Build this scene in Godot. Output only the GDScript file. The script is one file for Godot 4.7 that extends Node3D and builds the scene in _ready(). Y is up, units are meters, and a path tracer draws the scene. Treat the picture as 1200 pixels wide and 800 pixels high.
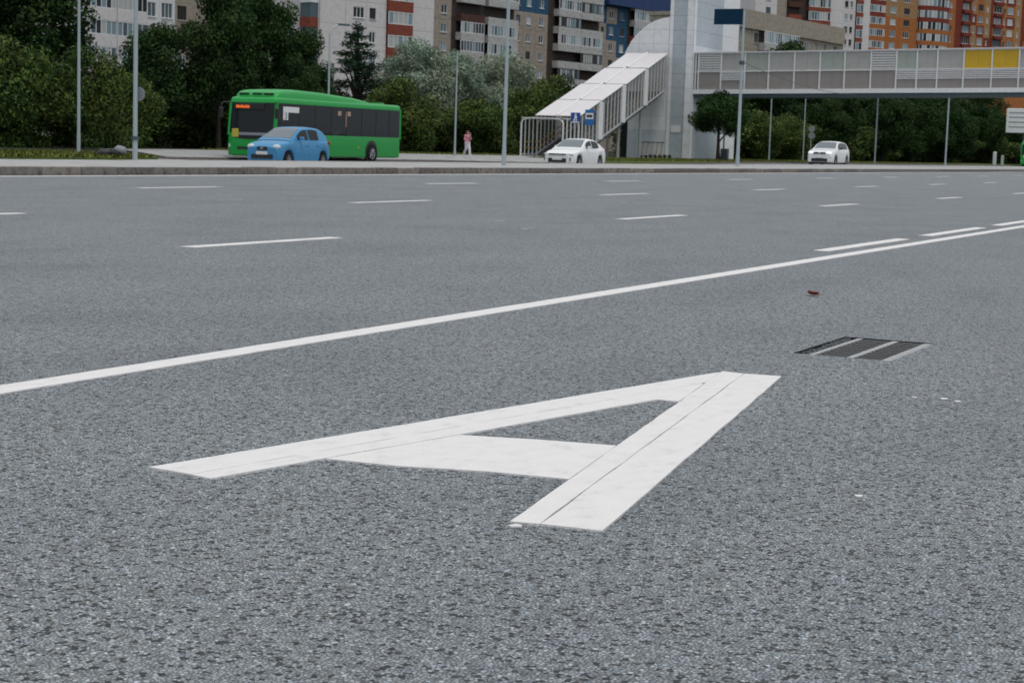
extends Node3D
# A city avenue with a bus lane letter, an opposite carriageway, a covered footbridge stair and housing blocks.

var M = {}
var used = {}
var rng = RandomNumberGenerator.new()
var cache = {}

# ---------------------------------------------------------------- mesh builder
class MB:
	var v = PackedVector3Array()
	var n = PackedVector3Array()
	var c = PackedColorArray()
	var col = Color(1, 1, 1)
	var T = Transform3D()
	func tri3(a, b, d, na, nb, nd):
		# a, b, d run counter-clockwise seen from outside
		if T.basis.determinant() < 0.0:
			var w = b; b = d; d = w
			w = nb; nb = nd; nd = w
		v.append(T * a); v.append(T * d); v.append(T * b)
		n.append((T.basis * na).normalized()); n.append((T.basis * nd).normalized()); n.append((T.basis * nb).normalized())
		c.append(col); c.append(col); c.append(col)
	func tri(a, b, d):
		var q = (b - a).cross(d - a).normalized()
		tri3(a, b, d, q, q, q)
	func quad(a, b, d, e):
		var q = (d - a).cross(e - b).normalized()
		tri3(a, b, d, q, q, q)
		tri3(a, d, e, q, q, q)
	func box(p, s, turn = Basis()):
		var h = s * 0.5
		var k = []
		for i in 8:
			k.append(p + turn * Vector3(h.x * (1 if i & 1 else -1), h.y * (1 if i & 2 else -1), h.z * (1 if i & 4 else -1)))
		quad(k[4], k[5], k[7], k[6]); quad(k[1], k[0], k[2], k[3]); quad(k[5], k[1], k[3], k[7])
		quad(k[0], k[4], k[6], k[2]); quad(k[6], k[7], k[3], k[2]); quad(k[0], k[1], k[5], k[4])
	func span(a, b):
		box((a + b) * 0.5, (b - a).abs())
	func bevel(p, s, r, turn = Basis()):
		# a box whose four long (y) edges and top rim are chamfered
		var h = s * 0.5
		var rings = []
		for q in [[-h.y, r], [-h.y, 0.0], [h.y - r, 0.0], [h.y, r]]:
			var ring = []
			var x = h.x - q[1]
			var z = h.z - q[1]
			var e = r
			for u in [[x, z - e], [x - e, z], [-x + e, z], [-x, z - e], [-x, -z + e], [-x + e, -z], [x - e, -z], [x, -z + e]]:
				ring.append(p + turn * Vector3(u[0], q[0], u[1]))
			rings.append(ring)
		for i in 3:
			for j in 8:
				var j2 = (j + 1) % 8
				quad(rings[i][j], rings[i + 1][j], rings[i + 1][j2], rings[i][j2])
		for i in range(1, 7):
			tri(rings[3][0], rings[3][i + 1], rings[3][i])
			tri(rings[0][0], rings[0][i], rings[0][i + 1])
	func tube(pts, rads, seg = 8, caps = true):
		var g = []
		for i in pts.size():
			var d = (pts[min(i + 1, pts.size() - 1)] - pts[max(i - 1, 0)]).normalized()
			var a = d.cross(Vector3(0.31, 0.12, 0.94) if abs(d.y) > 0.7 else Vector3.UP).normalized()
			var b = d.cross(a).normalized()
			var row = []
			for j in seg + 1:
				var t = TAU * j / seg
				row.append(pts[i] + (a * cos(t) + b * sin(t)) * (rads[i] if rads is Array else rads))
			g.append(row)
		for i in pts.size() - 1:
			for j in seg:
				var m0 = pts[i]
				var m1 = pts[i + 1]
				tri3(g[i][j], g[i][j + 1], g[i + 1][j + 1], g[i][j] - m0, g[i][j + 1] - m0, g[i + 1][j + 1] - m1)
				tri3(g[i][j], g[i + 1][j + 1], g[i + 1][j], g[i][j] - m0, g[i + 1][j + 1] - m1, g[i + 1][j] - m1)
		if caps:
			var e = pts.size() - 1
			for j in seg:
				tri(pts[0], g[0][j + 1], g[0][j])
				tri(pts[e], g[e][j], g[e][j + 1])
	func grid(g, smooth = true, wrap = false, flip = false):
		# g: rows of points; smooth normals from neighbours
		var R = g.size()
		var K = g[0].size()
		var nm = []
		for i in R:
			var row = []
			for j in K:
				var a = g[min(i + 1, R - 1)][j] - g[max(i - 1, 0)][j]
				var jl = (j - 1 + K) % K if wrap else max(j - 1, 0)
				var jr = (j + 1) % K if wrap else min(j + 1, K - 1)
				var b = g[i][jr] - g[i][jl]
				var q = a.cross(b)
				if q.length() < 1e-9:
					q = Vector3.UP
				row.append((-q if flip else q).normalized())
			nm.append(row)
		for i in R - 1:
			for j in (K if wrap else K - 1):
				var k = (j + 1) % K
				if smooth:
					if flip:
						tri3(g[i][j], g[i][k], g[i + 1][k], nm[i][j], nm[i][k], nm[i + 1][k])
						tri3(g[i][j], g[i + 1][k], g[i + 1][j], nm[i][j], nm[i + 1][k], nm[i + 1][j])
					else:
						tri3(g[i][j], g[i + 1][k], g[i][k], nm[i][j], nm[i + 1][k], nm[i][k])
						tri3(g[i][j], g[i + 1][j], g[i + 1][k], nm[i][j], nm[i + 1][j], nm[i + 1][k])
				elif flip:
					quad(g[i][j], g[i][k], g[i + 1][k], g[i + 1][j])
				else:
					quad(g[i][j], g[i + 1][j], g[i + 1][k], g[i][k])
	func fan(ring, flip = false):
		var m = Vector3.ZERO
		for p in ring:
			m += p
		m /= ring.size()
		for j in ring.size():
			var a = ring[j]
			var b = ring[(j + 1) % ring.size()]
			if flip:
				tri(m, b, a)
			else:
				tri(m, a, b)
	func prism(poly, y0, y1):
		# poly: Vector2(x, z) outline, drawn as a plate between y0 and y1
		var p = PackedVector2Array(poly)
		if Geometry2D.is_polygon_clockwise(p):
			p.reverse()
		var ix = Geometry2D.triangulate_polygon(p)
		for i in range(0, ix.size(), 3):
			var a = p[ix[i]]
			var b = p[ix[i + 1]]
			var d = p[ix[i + 2]]
			if (b - a).cross(d - a) > 0:
				var t = b; b = d; d = t
			tri(Vector3(a.x, y1, a.y), Vector3(b.x, y1, b.y), Vector3(d.x, y1, d.y))
		for i in p.size():
			var a = p[i]
			var b = p[(i + 1) % p.size()]
			quad(Vector3(b.x, y0, b.y), Vector3(b.x, y1, b.y), Vector3(a.x, y1, a.y), Vector3(a.x, y0, a.y))
	func lathe(prof, seg = 20, axis_x = true):
		# prof: (radius, along) pairs; turned round the x axis
		var g = []
		for q in prof:
			var row = []
			for j in seg + 1:
				var t = TAU * j / seg
				row.append(Vector3(q[1], cos(t) * q[0], sin(t) * q[0]) if axis_x else Vector3(cos(t) * q[0], q[1], -sin(t) * q[0]))
			g.append(row)
		grid(g, true, false)
	func mesh():
		var a = []
		a.resize(Mesh.ARRAY_MAX)
		a[Mesh.ARRAY_VERTEX] = v
		a[Mesh.ARRAY_NORMAL] = n
		a[Mesh.ARRAY_COLOR] = c
		var m = ArrayMesh.new()
		m.add_surface_from_arrays(Mesh.PRIMITIVE_TRIANGLES, a)
		return m

# ---------------------------------------------------------------- naming helpers
func numbered(called):
	used[called] = used.get(called, 0) + 1
	return called if used[called] == 1 else "%s_%03d" % [called, used[called] - 1]
func part(parent, called, mesh, mat, xf = Transform3D()):
	var o = MeshInstance3D.new()
	o.name = called
	o.mesh = mesh.mesh() if mesh is MB else mesh
	o.material_override = mat
	o.transform = xf
	o.cast_shadow = GeometryInstance3D.SHADOW_CASTING_SETTING_ON
	parent.add_child(o, true)
	return o
func at(x, y, z):
	return Transform3D(Basis(), Vector3(x, y, z))
func thing(called, label, category, where = Vector3.ZERO, turn = 0.0, group = ""):
	var o = Node3D.new()
	o.name = numbered(called)
	add_child(o)
	o.position = where
	o.rotation.y = turn
	tag(o, label, category, group)
	return o
func tag(o, label, category, group = ""):
	o.set_meta("label", label)
	o.set_meta("category", category)
	if group:
		o.set_meta("group", group)
func struct(called, mesh, mat, label = ""):
	var o = part(self, numbered(called), mesh, mat)
	o.set_meta("kind", "structure")
	if label:
		o.set_meta("label", label)
	return o
func dup(o, label, where):
	var r = o.duplicate()
	r.name = numbered(str(o.name).rstrip("_0123456789"))
	add_child(r)
	r.position = where
	r.set_meta("label", label)
	return r

# ---------------------------------------------------------------- materials
func lin(r, g, b):
	return Color(r, g, b).linear_to_srgb()
func mat(called, r, g, b, rough = 0.7, metal = 0.0, spec = 0.5):
	var m = StandardMaterial3D.new()
	m.albedo_color = lin(r, g, b)
	m.roughness = rough
	m.metallic = metal
	m.metallic_specular = spec
	M[called] = m
	return m
func noise_tex(kind, freq, oct, sd, ramp, size = 512, normal = 0.0):
	var f = FastNoiseLite.new()
	f.noise_type = kind
	f.frequency = freq
	f.seed = sd
	f.fractal_octaves = oct
	f.fractal_type = FastNoiseLite.FRACTAL_FBM if oct > 1 else FastNoiseLite.FRACTAL_NONE
	var t = NoiseTexture2D.new()
	t.width = size
	t.height = size
	t.seamless = true
	t.noise = f
	if normal > 0.0:
		t.as_normal_map = true
		t.bump_strength = normal
	elif ramp:
		var g = Gradient.new()
		g.offsets = PackedFloat32Array(ramp.map(func(q): return q[0]))
		g.colors = PackedColorArray(ramp.map(func(q): return q[1]))
		t.color_ramp = g
	return t
func grey(v):
	return Color(v, v, v)
func mottled(called, r, g, b, rough, tile, lo = 0.82, hi = 1.0, freq = 0.012, spec = 0.5, sd = 3):
	# a plain colour broken up by patches and grain (stains, dust, weathering)
	var m = mat(called, r, g, b, rough, 0.0, spec)
	m.albedo_texture = noise_tex(FastNoiseLite.TYPE_SIMPLEX_SMOOTH, freq, 5, sd, [[0.0, grey(lo)], [0.45, grey(lerp(lo, hi, 0.7))], [1.0, grey(hi)]], 512)
	m.uv1_triplanar = true
	m.uv1_world_triplanar = true
	m.uv1_scale = Vector3.ONE / tile
	return m
func asphalt_maps():
	# crushed stone bound in bitumen: every stone has its own tone and level, some have come out and left a pit;
	# laid out on a torus, so that the picture repeats without a seam
	var N: int = 1024
	var G: int = 122
	var cell: float = N / float(G)
	var r = RandomNumberGenerator.new()
	r.seed = 4711
	var f1 = PackedFloat32Array()
	var f2 = PackedFloat32Array()
	var who = PackedInt32Array()
	f1.resize(N * N)
	f2.resize(N * N)
	who.resize(N * N)
	f1.fill(1e6)
	f2.fill(1e6)
	var tone = PackedFloat32Array()
	var level = PackedFloat32Array()
	var hue = PackedFloat32Array()
	for k in G * G:
		var out = r.randf() < 0.10
		tone.append(r.randf_range(0.10, 0.32) if out else clampf(0.75 + 0.095 * r.randfn(), 0.45, 1.0))  # missing stones drawn dark: the shade of their pits is in the colour
		level.append(r.randf_range(0.0, 0.25) if out else r.randf_range(0.6, 1.0))
		hue.append(0.009 * r.randfn())
	for gy in G:
		for gx in G:
			var k: int = gy * G + gx
			var cx: float = (gx + r.randf_range(0.05, 0.95)) * cell
			var cy: float = (gy + r.randf_range(0.05, 0.95)) * cell
			var sz: float = r.randf_range(0.78, 1.3)
			var stretch: float = r.randf_range(0.75, 1.35)
			var x0: int = int(cx) - 10
			var y0: int = int(cy) - 10
			for dy in 21:
				var y: int = y0 + dy
				var py: int = ((y + N) % N) * N
				var ey: float = (y - cy) * stretch
				for dx in 21:
					var x: int = x0 + dx
					var ex: float = x - cx
					var d: float = sqrt(ex * ex + ey * ey) * sz
					var i: int = py + (x + N) % N
					if d < f1[i]:
						f2[i] = f1[i]
						f1[i] = d
						who[i] = k
					elif d < f2[i]:
						f2[i] = d
	var al = PackedByteArray()
	var hi = PackedByteArray()
	al.resize(N * N * 3)
	hi.resize(N * N)
	for i in N * N:
		var k: int = who[i]
		var seam: float = smoothstep(2.6, 0.2, f2[i] - f1[i])
		var g: float = r.randf() - 0.5
		var t: float = tone[k] * (1.0 - 0.38 * seam) + 0.09 * g  # dark bitumen seams, with crevice shade painted into their tone
		hi[i] = int(clampf(level[k] * (1.0 - 0.45 * seam) - 0.012 * f1[i] + 0.06 * g, 0.0, 1.0) * 255)
		al[i * 3] = int(clampf(t + hue[k], 0.02, 1.0) * 255)
		al[i * 3 + 1] = int(clampf(t, 0.02, 1.0) * 255)
		al[i * 3 + 2] = int(clampf(t - hue[k], 0.02, 1.0) * 255)
	return [ImageTexture.create_from_image(Image.create_from_data(N, N, false, Image.FORMAT_RGB8, al)), ImageTexture.create_from_image(Image.create_from_data(N, N, false, Image.FORMAT_L8, hi))]
func glassy(called, r, g, b, rough = 0.06):
	return mat(called, r, g, b, rough, 0.0, 0.28)
func make_materials():
	var a = asphalt_maps()
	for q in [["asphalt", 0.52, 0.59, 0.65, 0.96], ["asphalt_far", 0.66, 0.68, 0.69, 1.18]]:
		var m = mat(q[0], q[1], q[2], q[3], 0.62, 0.0, 0.5)
		m.albedo_texture = a[0]
		m.heightmap_enabled = true
		m.heightmap_texture = a[1]
		m.heightmap_scale = 0.8
		m.uv1_triplanar = true
		m.uv1_world_triplanar = true
		m.uv1_scale = Vector3.ONE / q[4]
		m.detail_enabled = true
		m.detail_blend_mode = BaseMaterial3D.BLEND_MODE_MUL
		m.detail_uv_layer = BaseMaterial3D.DETAIL_UV_2
		m.uv2_triplanar = true
		m.uv2_world_triplanar = true
		m.uv2_scale = Vector3(0.13, 0.13, 0.071)
		m.detail_albedo = noise_tex(FastNoiseLite.TYPE_SIMPLEX_SMOOTH, 0.012, 5, 21, [[0.0, Color(0.88, 0.88, 0.88)], [0.4, Color(0.95, 0.95, 0.95)], [0.6, Color(0.97, 0.965, 0.96)], [1.0, Color(1.0, 0.995, 0.985)]], 512)
	var p = mat("paint", 0.70, 0.69, 0.695, 0.6, 0.0, 0.4)
	p.albedo_texture = noise_tex(FastNoiseLite.TYPE_SIMPLEX_SMOOTH, 0.014, 6, 31, [[0.0, grey(0.90)], [0.25, grey(0.97)], [0.5, grey(0.985)], [1.0, grey(1.0)]], 1024)
	p.uv1_triplanar = true
	p.uv1_world_triplanar = true
	p.uv1_scale = Vector3(0.9, 0.9, 0.55)
	p.heightmap_enabled = true
	p.heightmap_texture = a[1]
	p.heightmap_scale = 0.12
	mottled("paint_far", 0.72, 0.72, 0.73, 0.6, 3.0, 0.8, 1.0, 0.02)
	mottled("paint_worn", 0.42, 0.43, 0.44, 0.7, 1.0, 0.6, 1.0, 0.03)
	mottled("kerb_a", 0.20, 0.185, 0.17, 0.85, 1.7, 0.6, 1.0, 0.02, 0.3, 4)
	mottled("kerb_b", 0.17, 0.155, 0.145, 0.85, 1.3, 0.55, 1.0, 0.02, 0.3, 5)
	mottled("kerb_c", 0.24, 0.22, 0.20, 0.85, 2.1, 0.6, 1.0, 0.02, 0.3, 6)
	mottled("median", 0.39, 0.395, 0.40, 0.85, 5.0, 0.8, 1.0, 0.012, 0.3, 7)
	mottled("paving_grey", 0.33, 0.335, 0.34, 0.85, 5.0, 0.8, 1.0, 0.012, 0.3, 7)
	mottled("soil", 0.035, 0.040, 0.022, 0.95, 6.0, 0.6, 1.0, 0.012, 0.2, 8)
	mottled("turf", 0.09, 0.125, 0.035, 0.95, 2.5, 0.65, 1.0, 0.02, 0.2, 9)
	mottled("cladding_white", 0.78, 0.80, 0.83, 0.45, 4.0, 0.92, 1.0, 0.01, 0.5, 10)
	mottled("cladding_pale", 0.62, 0.67, 0.72, 0.45, 4.0, 0.92, 1.0, 0.01, 0.5, 11)
	mottled("cladding_grey", 0.44, 0.50, 0.55, 0.45, 4.0, 0.92, 1.0, 0.01, 0.5, 12)
	mottled("roof_sheet", 0.62, 0.60, 0.62, 0.4, 2.6, 0.95, 1.0, 0.006, 0.5, 13)
	mottled("steel_white", 0.74, 0.76, 0.78, 0.45, 2.0, 0.85, 1.0, 0.02, 0.5, 14)
	mottled("steel_grey", 0.33, 0.35, 0.36, 0.5, 2.0, 0.85, 1.0, 0.02, 0.5, 15)
	mottled("panel_taupe", 0.255, 0.235, 0.225, 0.5, 2.6, 0.95, 1.0, 0.006, 0.5, 16)
	mottled("panel_milk", 0.37, 0.37, 0.36, 0.35, 2.6, 0.95, 1.0, 0.006, 0.5, 17)
	mottled("panel_green", 0.33, 0.37, 0.34, 0.35, 2.6, 0.95, 1.0, 0.006, 0.5, 18)
	mottled("panel_yellow", 0.56, 0.35, 0.012, 0.35, 2.6, 0.95, 1.0, 0.006, 0.5, 19)
	mottled("concrete_pale", 0.66, 0.64, 0.65, 0.9, 5.0, 0.9, 1.0, 0.014, 0.3, 41)
	mottled("concrete_warm", 0.36, 0.315, 0.27, 0.9, 6.0, 0.8, 1.0, 0.014, 0.3, 42)
	mottled("concrete_beige", 0.37, 0.335, 0.275, 0.9, 6.0, 0.8, 1.0, 0.014, 0.3, 43)
	mottled("concrete_grey", 0.52, 0.52, 0.52, 0.9, 4.0, 0.7, 1.0, 0.014, 0.3, 44)
	mottled("red_band", 0.26, 0.075, 0.05, 0.85, 4.0, 0.75, 1.0, 0.014, 0.3, 45)
	mottled("brown_band", 0.10, 0.05, 0.04, 0.85, 4.0, 0.75, 1.0, 0.014, 0.3, 46)
	mottled("blue_wall", 0.035, 0.105, 0.19, 0.8, 5.0, 0.8, 1.0, 0.014, 0.3, 47)
	mottled("blue_roof", 0.018, 0.05, 0.16, 0.6, 5.0, 0.85, 1.0, 0.014, 0.4, 48)
	mottled("brick_orange", 0.42, 0.16, 0.055, 0.9, 5.0, 0.75, 1.0, 0.014, 0.3, 49)
	mottled("brick_red", 0.22, 0.05, 0.035, 0.9, 5.0, 0.75, 1.0, 0.014, 0.3, 50)
	mottled("brick_tan", 0.40, 0.24, 0.12, 0.9, 5.0, 0.75, 1.0, 0.014, 0.3, 51)
	mottled("shade_and_dark_panel", 0.075, 0.06, 0.055, 0.9, 5.0, 0.6, 1.0, 0.014, 0.3, 52)  # dark tone paints loggia shade on flush panels; also the dark bridge end panels
	mat("frame_white", 0.68, 0.70, 0.72, 0.5)
	mat("frame_dark", 0.06, 0.055, 0.05, 0.6)
	glassy("pane_dark", 0.022, 0.03, 0.035)
	glassy("pane_mid", 0.09, 0.13, 0.15)
	glassy("pane_blue", 0.20, 0.29, 0.33)
	glassy("pane_curtain", 0.42, 0.44, 0.44, 0.2)
	glassy("pane_stair", 0.10, 0.11, 0.115, 0.1)
	var hz = glassy("pane_haze", 0.16, 0.17, 0.17, 0.12)
	hz.transparency = BaseMaterial3D.TRANSPARENCY_ALPHA
	hz.albedo_color.a = 0.42
	var car_paint = [["paint_green", 0.012, 0.30, 0.055], ["paint_blue", 0.055, 0.24, 0.46], ["paint_white", 0.74, 0.76, 0.78]]
	for q in car_paint:
		var m = mat(q[0], q[1], q[2], q[3], 0.4, 0.0, 0.3)
		m.clearcoat_enabled = true
		m.clearcoat = 0.3
		m.clearcoat_roughness = 0.08
	mat("rubber", 0.012, 0.012, 0.013, 0.85, 0.0, 0.3)
	mat("black_trim", 0.014, 0.015, 0.016, 0.45)
	mat("rim_metal", 0.30, 0.31, 0.33, 0.35, 0.7)
	glassy("car_glass", 0.018, 0.022, 0.025, 0.04)
	glassy("sky_tint_glass", 0.10, 0.13, 0.15, 0.05).metallic_specular = 0.8  # paler bluish base tone stands in for sky reflected in the screens
	glassy("lamp_clear", 0.55, 0.60, 0.62, 0.08)
	glassy("lamp_red", 0.30, 0.02, 0.015, 0.15)
	mat("plate_white", 0.62, 0.62, 0.60, 0.5)
	mat("galvanised", 0.36, 0.43, 0.46, 0.5, 0.25)
	mat("galvanised_dark", 0.055, 0.085, 0.10, 0.55, 0.2)
	mat("sign_blue", 0.012, 0.135, 0.42, 0.35)
	mat("sign_blue_dark", 0.010, 0.06, 0.30, 0.35)
	mat("sign_white", 0.72, 0.74, 0.75, 0.4)
	mat("sign_back", 0.24, 0.27, 0.29, 0.5, 0.3)
	mat("banner_navy", 0.006, 0.03, 0.065, 0.5, 0.0, 0.2)
	mat("rail_yellow", 0.50, 0.27, 0.04, 0.5)
	mat("step_stone", 0.16, 0.13, 0.12, 0.85)
	mottled("iron", 0.15, 0.155, 0.16, 0.6, 0.35, 0.6, 1.0, 0.02, 0.5, 60)
	mottled("iron_worn", 0.40, 0.41, 0.42, 0.5, 0.25, 0.7, 1.0, 0.02, 0.5, 61)
	mat("pit_dark", 0.012, 0.013, 0.014, 0.95)
	mat("skin", 0.50, 0.29, 0.21, 0.6)
	mat("pink_knit", 0.50, 0.21, 0.27, 0.9)
	mat("white_cloth", 0.62, 0.60, 0.64, 0.9)
	mat("hair_auburn", 0.09, 0.022, 0.012, 0.7)
	mat("shoe_white", 0.55, 0.55, 0.55, 0.7)
	mat("bag_black", 0.012, 0.012, 0.014, 0.5)
	mat("bag_grey", 0.22, 0.25, 0.28, 0.8)
	mat("scooter_tan", 0.34, 0.25, 0.14, 0.5)
	mat("leaf_brown", 0.20, 0.045, 0.025, 0.8)
	var led = mat("led_orange", 0.30, 0.06, 0.01, 0.5)
	led.emission_enabled = true
	led.emission = lin(1.0, 0.16, 0.02)
	led.emission_energy_multiplier = 0.9
	var hl = mat("lamp_lit", 0.8, 0.85, 0.9, 0.2)
	hl.emission_enabled = true
	hl.emission = lin(0.85, 0.95, 1.0)
	hl.emission_energy_multiplier = 0.7
	mat("sticker_tan", 0.42, 0.27, 0.2, 0.6)
	mat("sticker_yellow", 0.45, 0.40, 0.05, 0.6)
	for q in [["leaves", 0.9], ["needles", 0.85]]:
		var m = mat(q[0], 1, 1, 1, 0.7, 0.0, 0.25)
		m.vertex_color_use_as_albedo = true
		m.backlight_enabled = true
		m.backlight = Color(0.22, 0.22, 0.22)
	mottled("bark", 0.075, 0.062, 0.05, 0.95, 0.6, 0.5, 1.0, 0.03, 0.2, 70)
	var gr = mat("grass_blade", 1, 1, 1, 0.8, 0.0, 0.2)
	gr.vertex_color_use_as_albedo = true

# ---------------------------------------------------------------- scene
func _ready():
	rng.seed = 20240611
	camera_and_light()
	make_materials()
	ground_and_roads()
	lane_letter()
	drain_grate()
	buildings()
	footbridge()
	trees()
	street_things()
	vehicles()
	person_walking()

func camera_and_light():
	var cam = Camera3D.new()
	cam.name = "camera"
	add_child(cam)
	cam.transform = Transform3D(Basis(Vector3(0.89735908, 0.03098758, -0.44021182), Vector3(-0.07712514, 0.99319167, -0.0873042), Vector3(0.43450936, 0.11229462, 0.89363949)).orthonormalized(), Vector3(0, 0.78, 0))
	var lens = CameraAttributesPhysical.new()
	lens.frustum_focal_length = 89.69
	lens.frustum_focus_distance = 4.9
	lens.exposure_aperture = 23.0
	lens.frustum_near = 0.05
	lens.frustum_far = 2500.0
	cam.attributes = lens
	cam.fov = 22.08
	cam.far = 2500.0
	cam.current = true
	var sky = ProceduralSkyMaterial.new()
	sky.sky_top_color = Color(0.97, 0.985, 1.0)
	sky.sky_horizon_color = Color(0.70, 0.73, 0.77)
	sky.sky_curve = 0.5
	sky.ground_bottom_color = Color(0.30, 0.31, 0.32)
	sky.ground_horizon_color = Color(0.55, 0.57, 0.59)
	var env = Environment.new()
	env.background_mode = Environment.BG_SKY
	env.sky = Sky.new()
	env.sky.sky_material = sky
	env.tonemap_mode = Environment.TONE_MAPPER_LINEAR
	env.tonemap_exposure = 0.93
	env.sdfgi_enabled = true
	env.ssao_enabled = true
	env.ssil_enabled = true
	var we = WorldEnvironment.new()
	we.name = "environment"
	we.environment = env
	add_child(we)
	var sun = DirectionalLight3D.new()
	sun.name = "sun"
	sun.light_energy = 0.5
	sun.light_angular_distance = 14.0
	sun.light_color = Color(1.0, 0.97, 0.93)
	sun.shadow_enabled = true
	add_child(sun)
	sun.look_at_from_position(Vector3.ZERO, Vector3(-0.28, -0.92, -0.18), Vector3.UP)

# ---------------------------------------------------------------- ground, carriageways, kerbs
func strip_y(m, pts_a, pts_b):
	for i in pts_a.size() - 1:
		m.quad(pts_a[i], pts_b[i], pts_b[i + 1], pts_a[i + 1])
func median_y(x, z):
	# raised flat at the lawn end, falling away towards the far carriageway further on
	var t = clampf((-20.2 - x) / 11.6, 0.0, 1.0)
	var s = smoothstep(-33.0, -42.0, z)
	var far = smoothstep(-84.0, -122.0, z)
	return lerp(0.15, 0.15 - t * lerp(0.15, 0.06, far), s)
func far_road_y(z):
	return lerp(-0.35, -0.05, smoothstep(-84.0, -122.0, z))
func far_edge(z):
	# the verge widens beside the stair and the tower
	return lerp(-45.4, -38.6, smoothstep(-82.0, -94.0, z))
func verge_y(x, z):
	return lerp(far_road_y(z) + 0.11, 0.0, clampf((far_edge(z) - 0.1 - x) / 2.2, 0.0, 1.0))
func ground_and_roads():
	var m = MB.new()
	m.quad(Vector3(-1500, -1.2, 1500), Vector3(1500, -1.2, 1500), Vector3(1500, -1.2, -1500), Vector3(-1500, -1.2, -1500))
	struct("ground", m, M.soil)
	# near carriageway, with an opening for the drain grate
	m = MB.new()
	var q = func(x0, x1, z0, z1): m.quad(Vector3(x0, 0, z0), Vector3(x1, 0, z0), Vector3(x1, 0, z1), Vector3(x0, 0, z1))
	q.call(-20.05, 1.9, 60.0, -6.60)
	q.call(-20.05, 1.9, -7.36, -700.0)
	q.call(-20.05, -1.985, -6.60, -7.36)
	q.call(-1.60, 1.9, -6.60, -7.36)
	var road = struct("road", m, M.asphalt)
	markings(road)
	# pavement behind the camera's side of the road
	m = MB.new()
	m.span(Vector3(1.9, -0.3, 60), Vector3(2.06, 0.13, -700))
	struct("kerb", m, M.kerb_b)
	m = MB.new()
	m.span(Vector3(2.06, -0.3, 60), Vector3(9.0, 0.12, -700))
	struct("pavement", m, M.median)
	# kerb of the median: single stones where they can be told apart
	var kerb = Node3D.new()
	kerb.name = "median_kerb"
	add_child(kerb)
	kerb.set_meta("kind", "structure")
	var stones = []
	for k in 4:
		var s = MB.new()
		s.bevel(Vector3(-20.14, -0.02, 0), Vector3(0.18, 0.34, 0.985 + 0.004 * k), 0.012)
		stones.append(s.mesh())
	for i in 62:
		var mt = [M.kerb_a, M.kerb_b, M.kerb_c, M.kerb_a, M.kerb_b][rng.randi() % 5]
		part(kerb, "kerb_stone", stones[i % 4], mt, at(rng.randf_range(-0.008, 0.008), rng.randf_range(-0.006, 0.006), -14.5 - i))
	for i in 40:
		m = MB.new()
		var z0 = -76.0 - i * 15.6 if i < 39 else 60.0
		var z1 = z0 - 15.58 if i < 39 else -14.0
		m.span(Vector3(-20.23, -0.2, z0), Vector3(-20.05, 0.15, z1))
		part(kerb, "kerb_run", m, [M.kerb_a, M.kerb_b][i % 2])
	# median
	m = MB.new()
	var zs = [60.0, -10.0, -20.0, -28.0, -33.0, -36.0, -39.0, -42.0, -50.0, -60.0, -82.0, -84.0, -86.0, -88.0, -90.0, -92.0, -94.0, -96.0, -100.0, -103.0, -107.0, -112.0, -117.0, -122.0, -160.0, -700.0]
	var g = []
	for z in zs:
		var row = []
		for k in 7:
			var x = -20.23 - k * 1.93
			row.append(Vector3(x, median_y(x, z) - 0.008, z))
		g.append(row)
	m.grid(g, true, false, true)
	struct("median_pavement", m, M.median)
	m = MB.new()
	for i in zs.size() - 1:
		var a0 = median_y(-31.8, zs[i])
		var a1 = median_y(-31.8, zs[i + 1])
		m.quad(Vector3(-31.98, a1, zs[i + 1]), Vector3(-31.98, a0, zs[i]), Vector3(-31.8, a0, zs[i]), Vector3(-31.8, a1, zs[i + 1]))
		m.quad(Vector3(-31.98, -0.6, zs[i + 1]), Vector3(-31.98, -0.6, zs[i]), Vector3(-31.98, a0, zs[i]), Vector3(-31.98, a1, zs[i + 1]))
	struct("median_edge", m, M.median)
	# far carriageway and its verge
	m = MB.new()
	var gr = []
	for z in zs:
		gr.append([Vector3(-31.98, far_road_y(z), z), Vector3(-38.0, far_road_y(z), z), Vector3(far_edge(z), far_road_y(z), z)])
	m.grid(gr, true, false, true)
	struct("far_road", m, M.asphalt_far)
	m = MB.new()
	for i in zs.size() - 1:
		var a0 = far_road_y(zs[i])
		var a1 = far_road_y(zs[i + 1])
		var e0 = far_edge(zs[i])
		var e1 = far_edge(zs[i + 1])
		m.quad(Vector3(e1 - 0.15, a1 + 0.12, zs[i + 1]), Vector3(e0 - 0.15, a0 + 0.12, zs[i]), Vector3(e0, a0 + 0.12, zs[i]), Vector3(e1, a1 + 0.12, zs[i + 1]))
		m.quad(Vector3(e0, a0 - 0.1, zs[i]), Vector3(e1, a1 - 0.1, zs[i + 1]), Vector3(e1, a1 + 0.12, zs[i + 1]), Vector3(e0, a0 + 0.12, zs[i]))
	struct("far_kerb", m, M.kerb_c)
	# verge: earth under the trees, turf strip by the tower, paving before the stair
	m = MB.new()
	gr = []
	for z in zs:
		var e = far_edge(z)
		gr.append([Vector3(e - 0.15, verge_y(e - 0.15, z), z), Vector3(e - 2.4, -0.02, z), Vector3(-53, -0.02, z), Vector3(-120, -0.02, z), Vector3(-600, -0.02, z)])
	m.grid(gr, true, false, true)
	struct("verge", m, M.soil)
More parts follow.
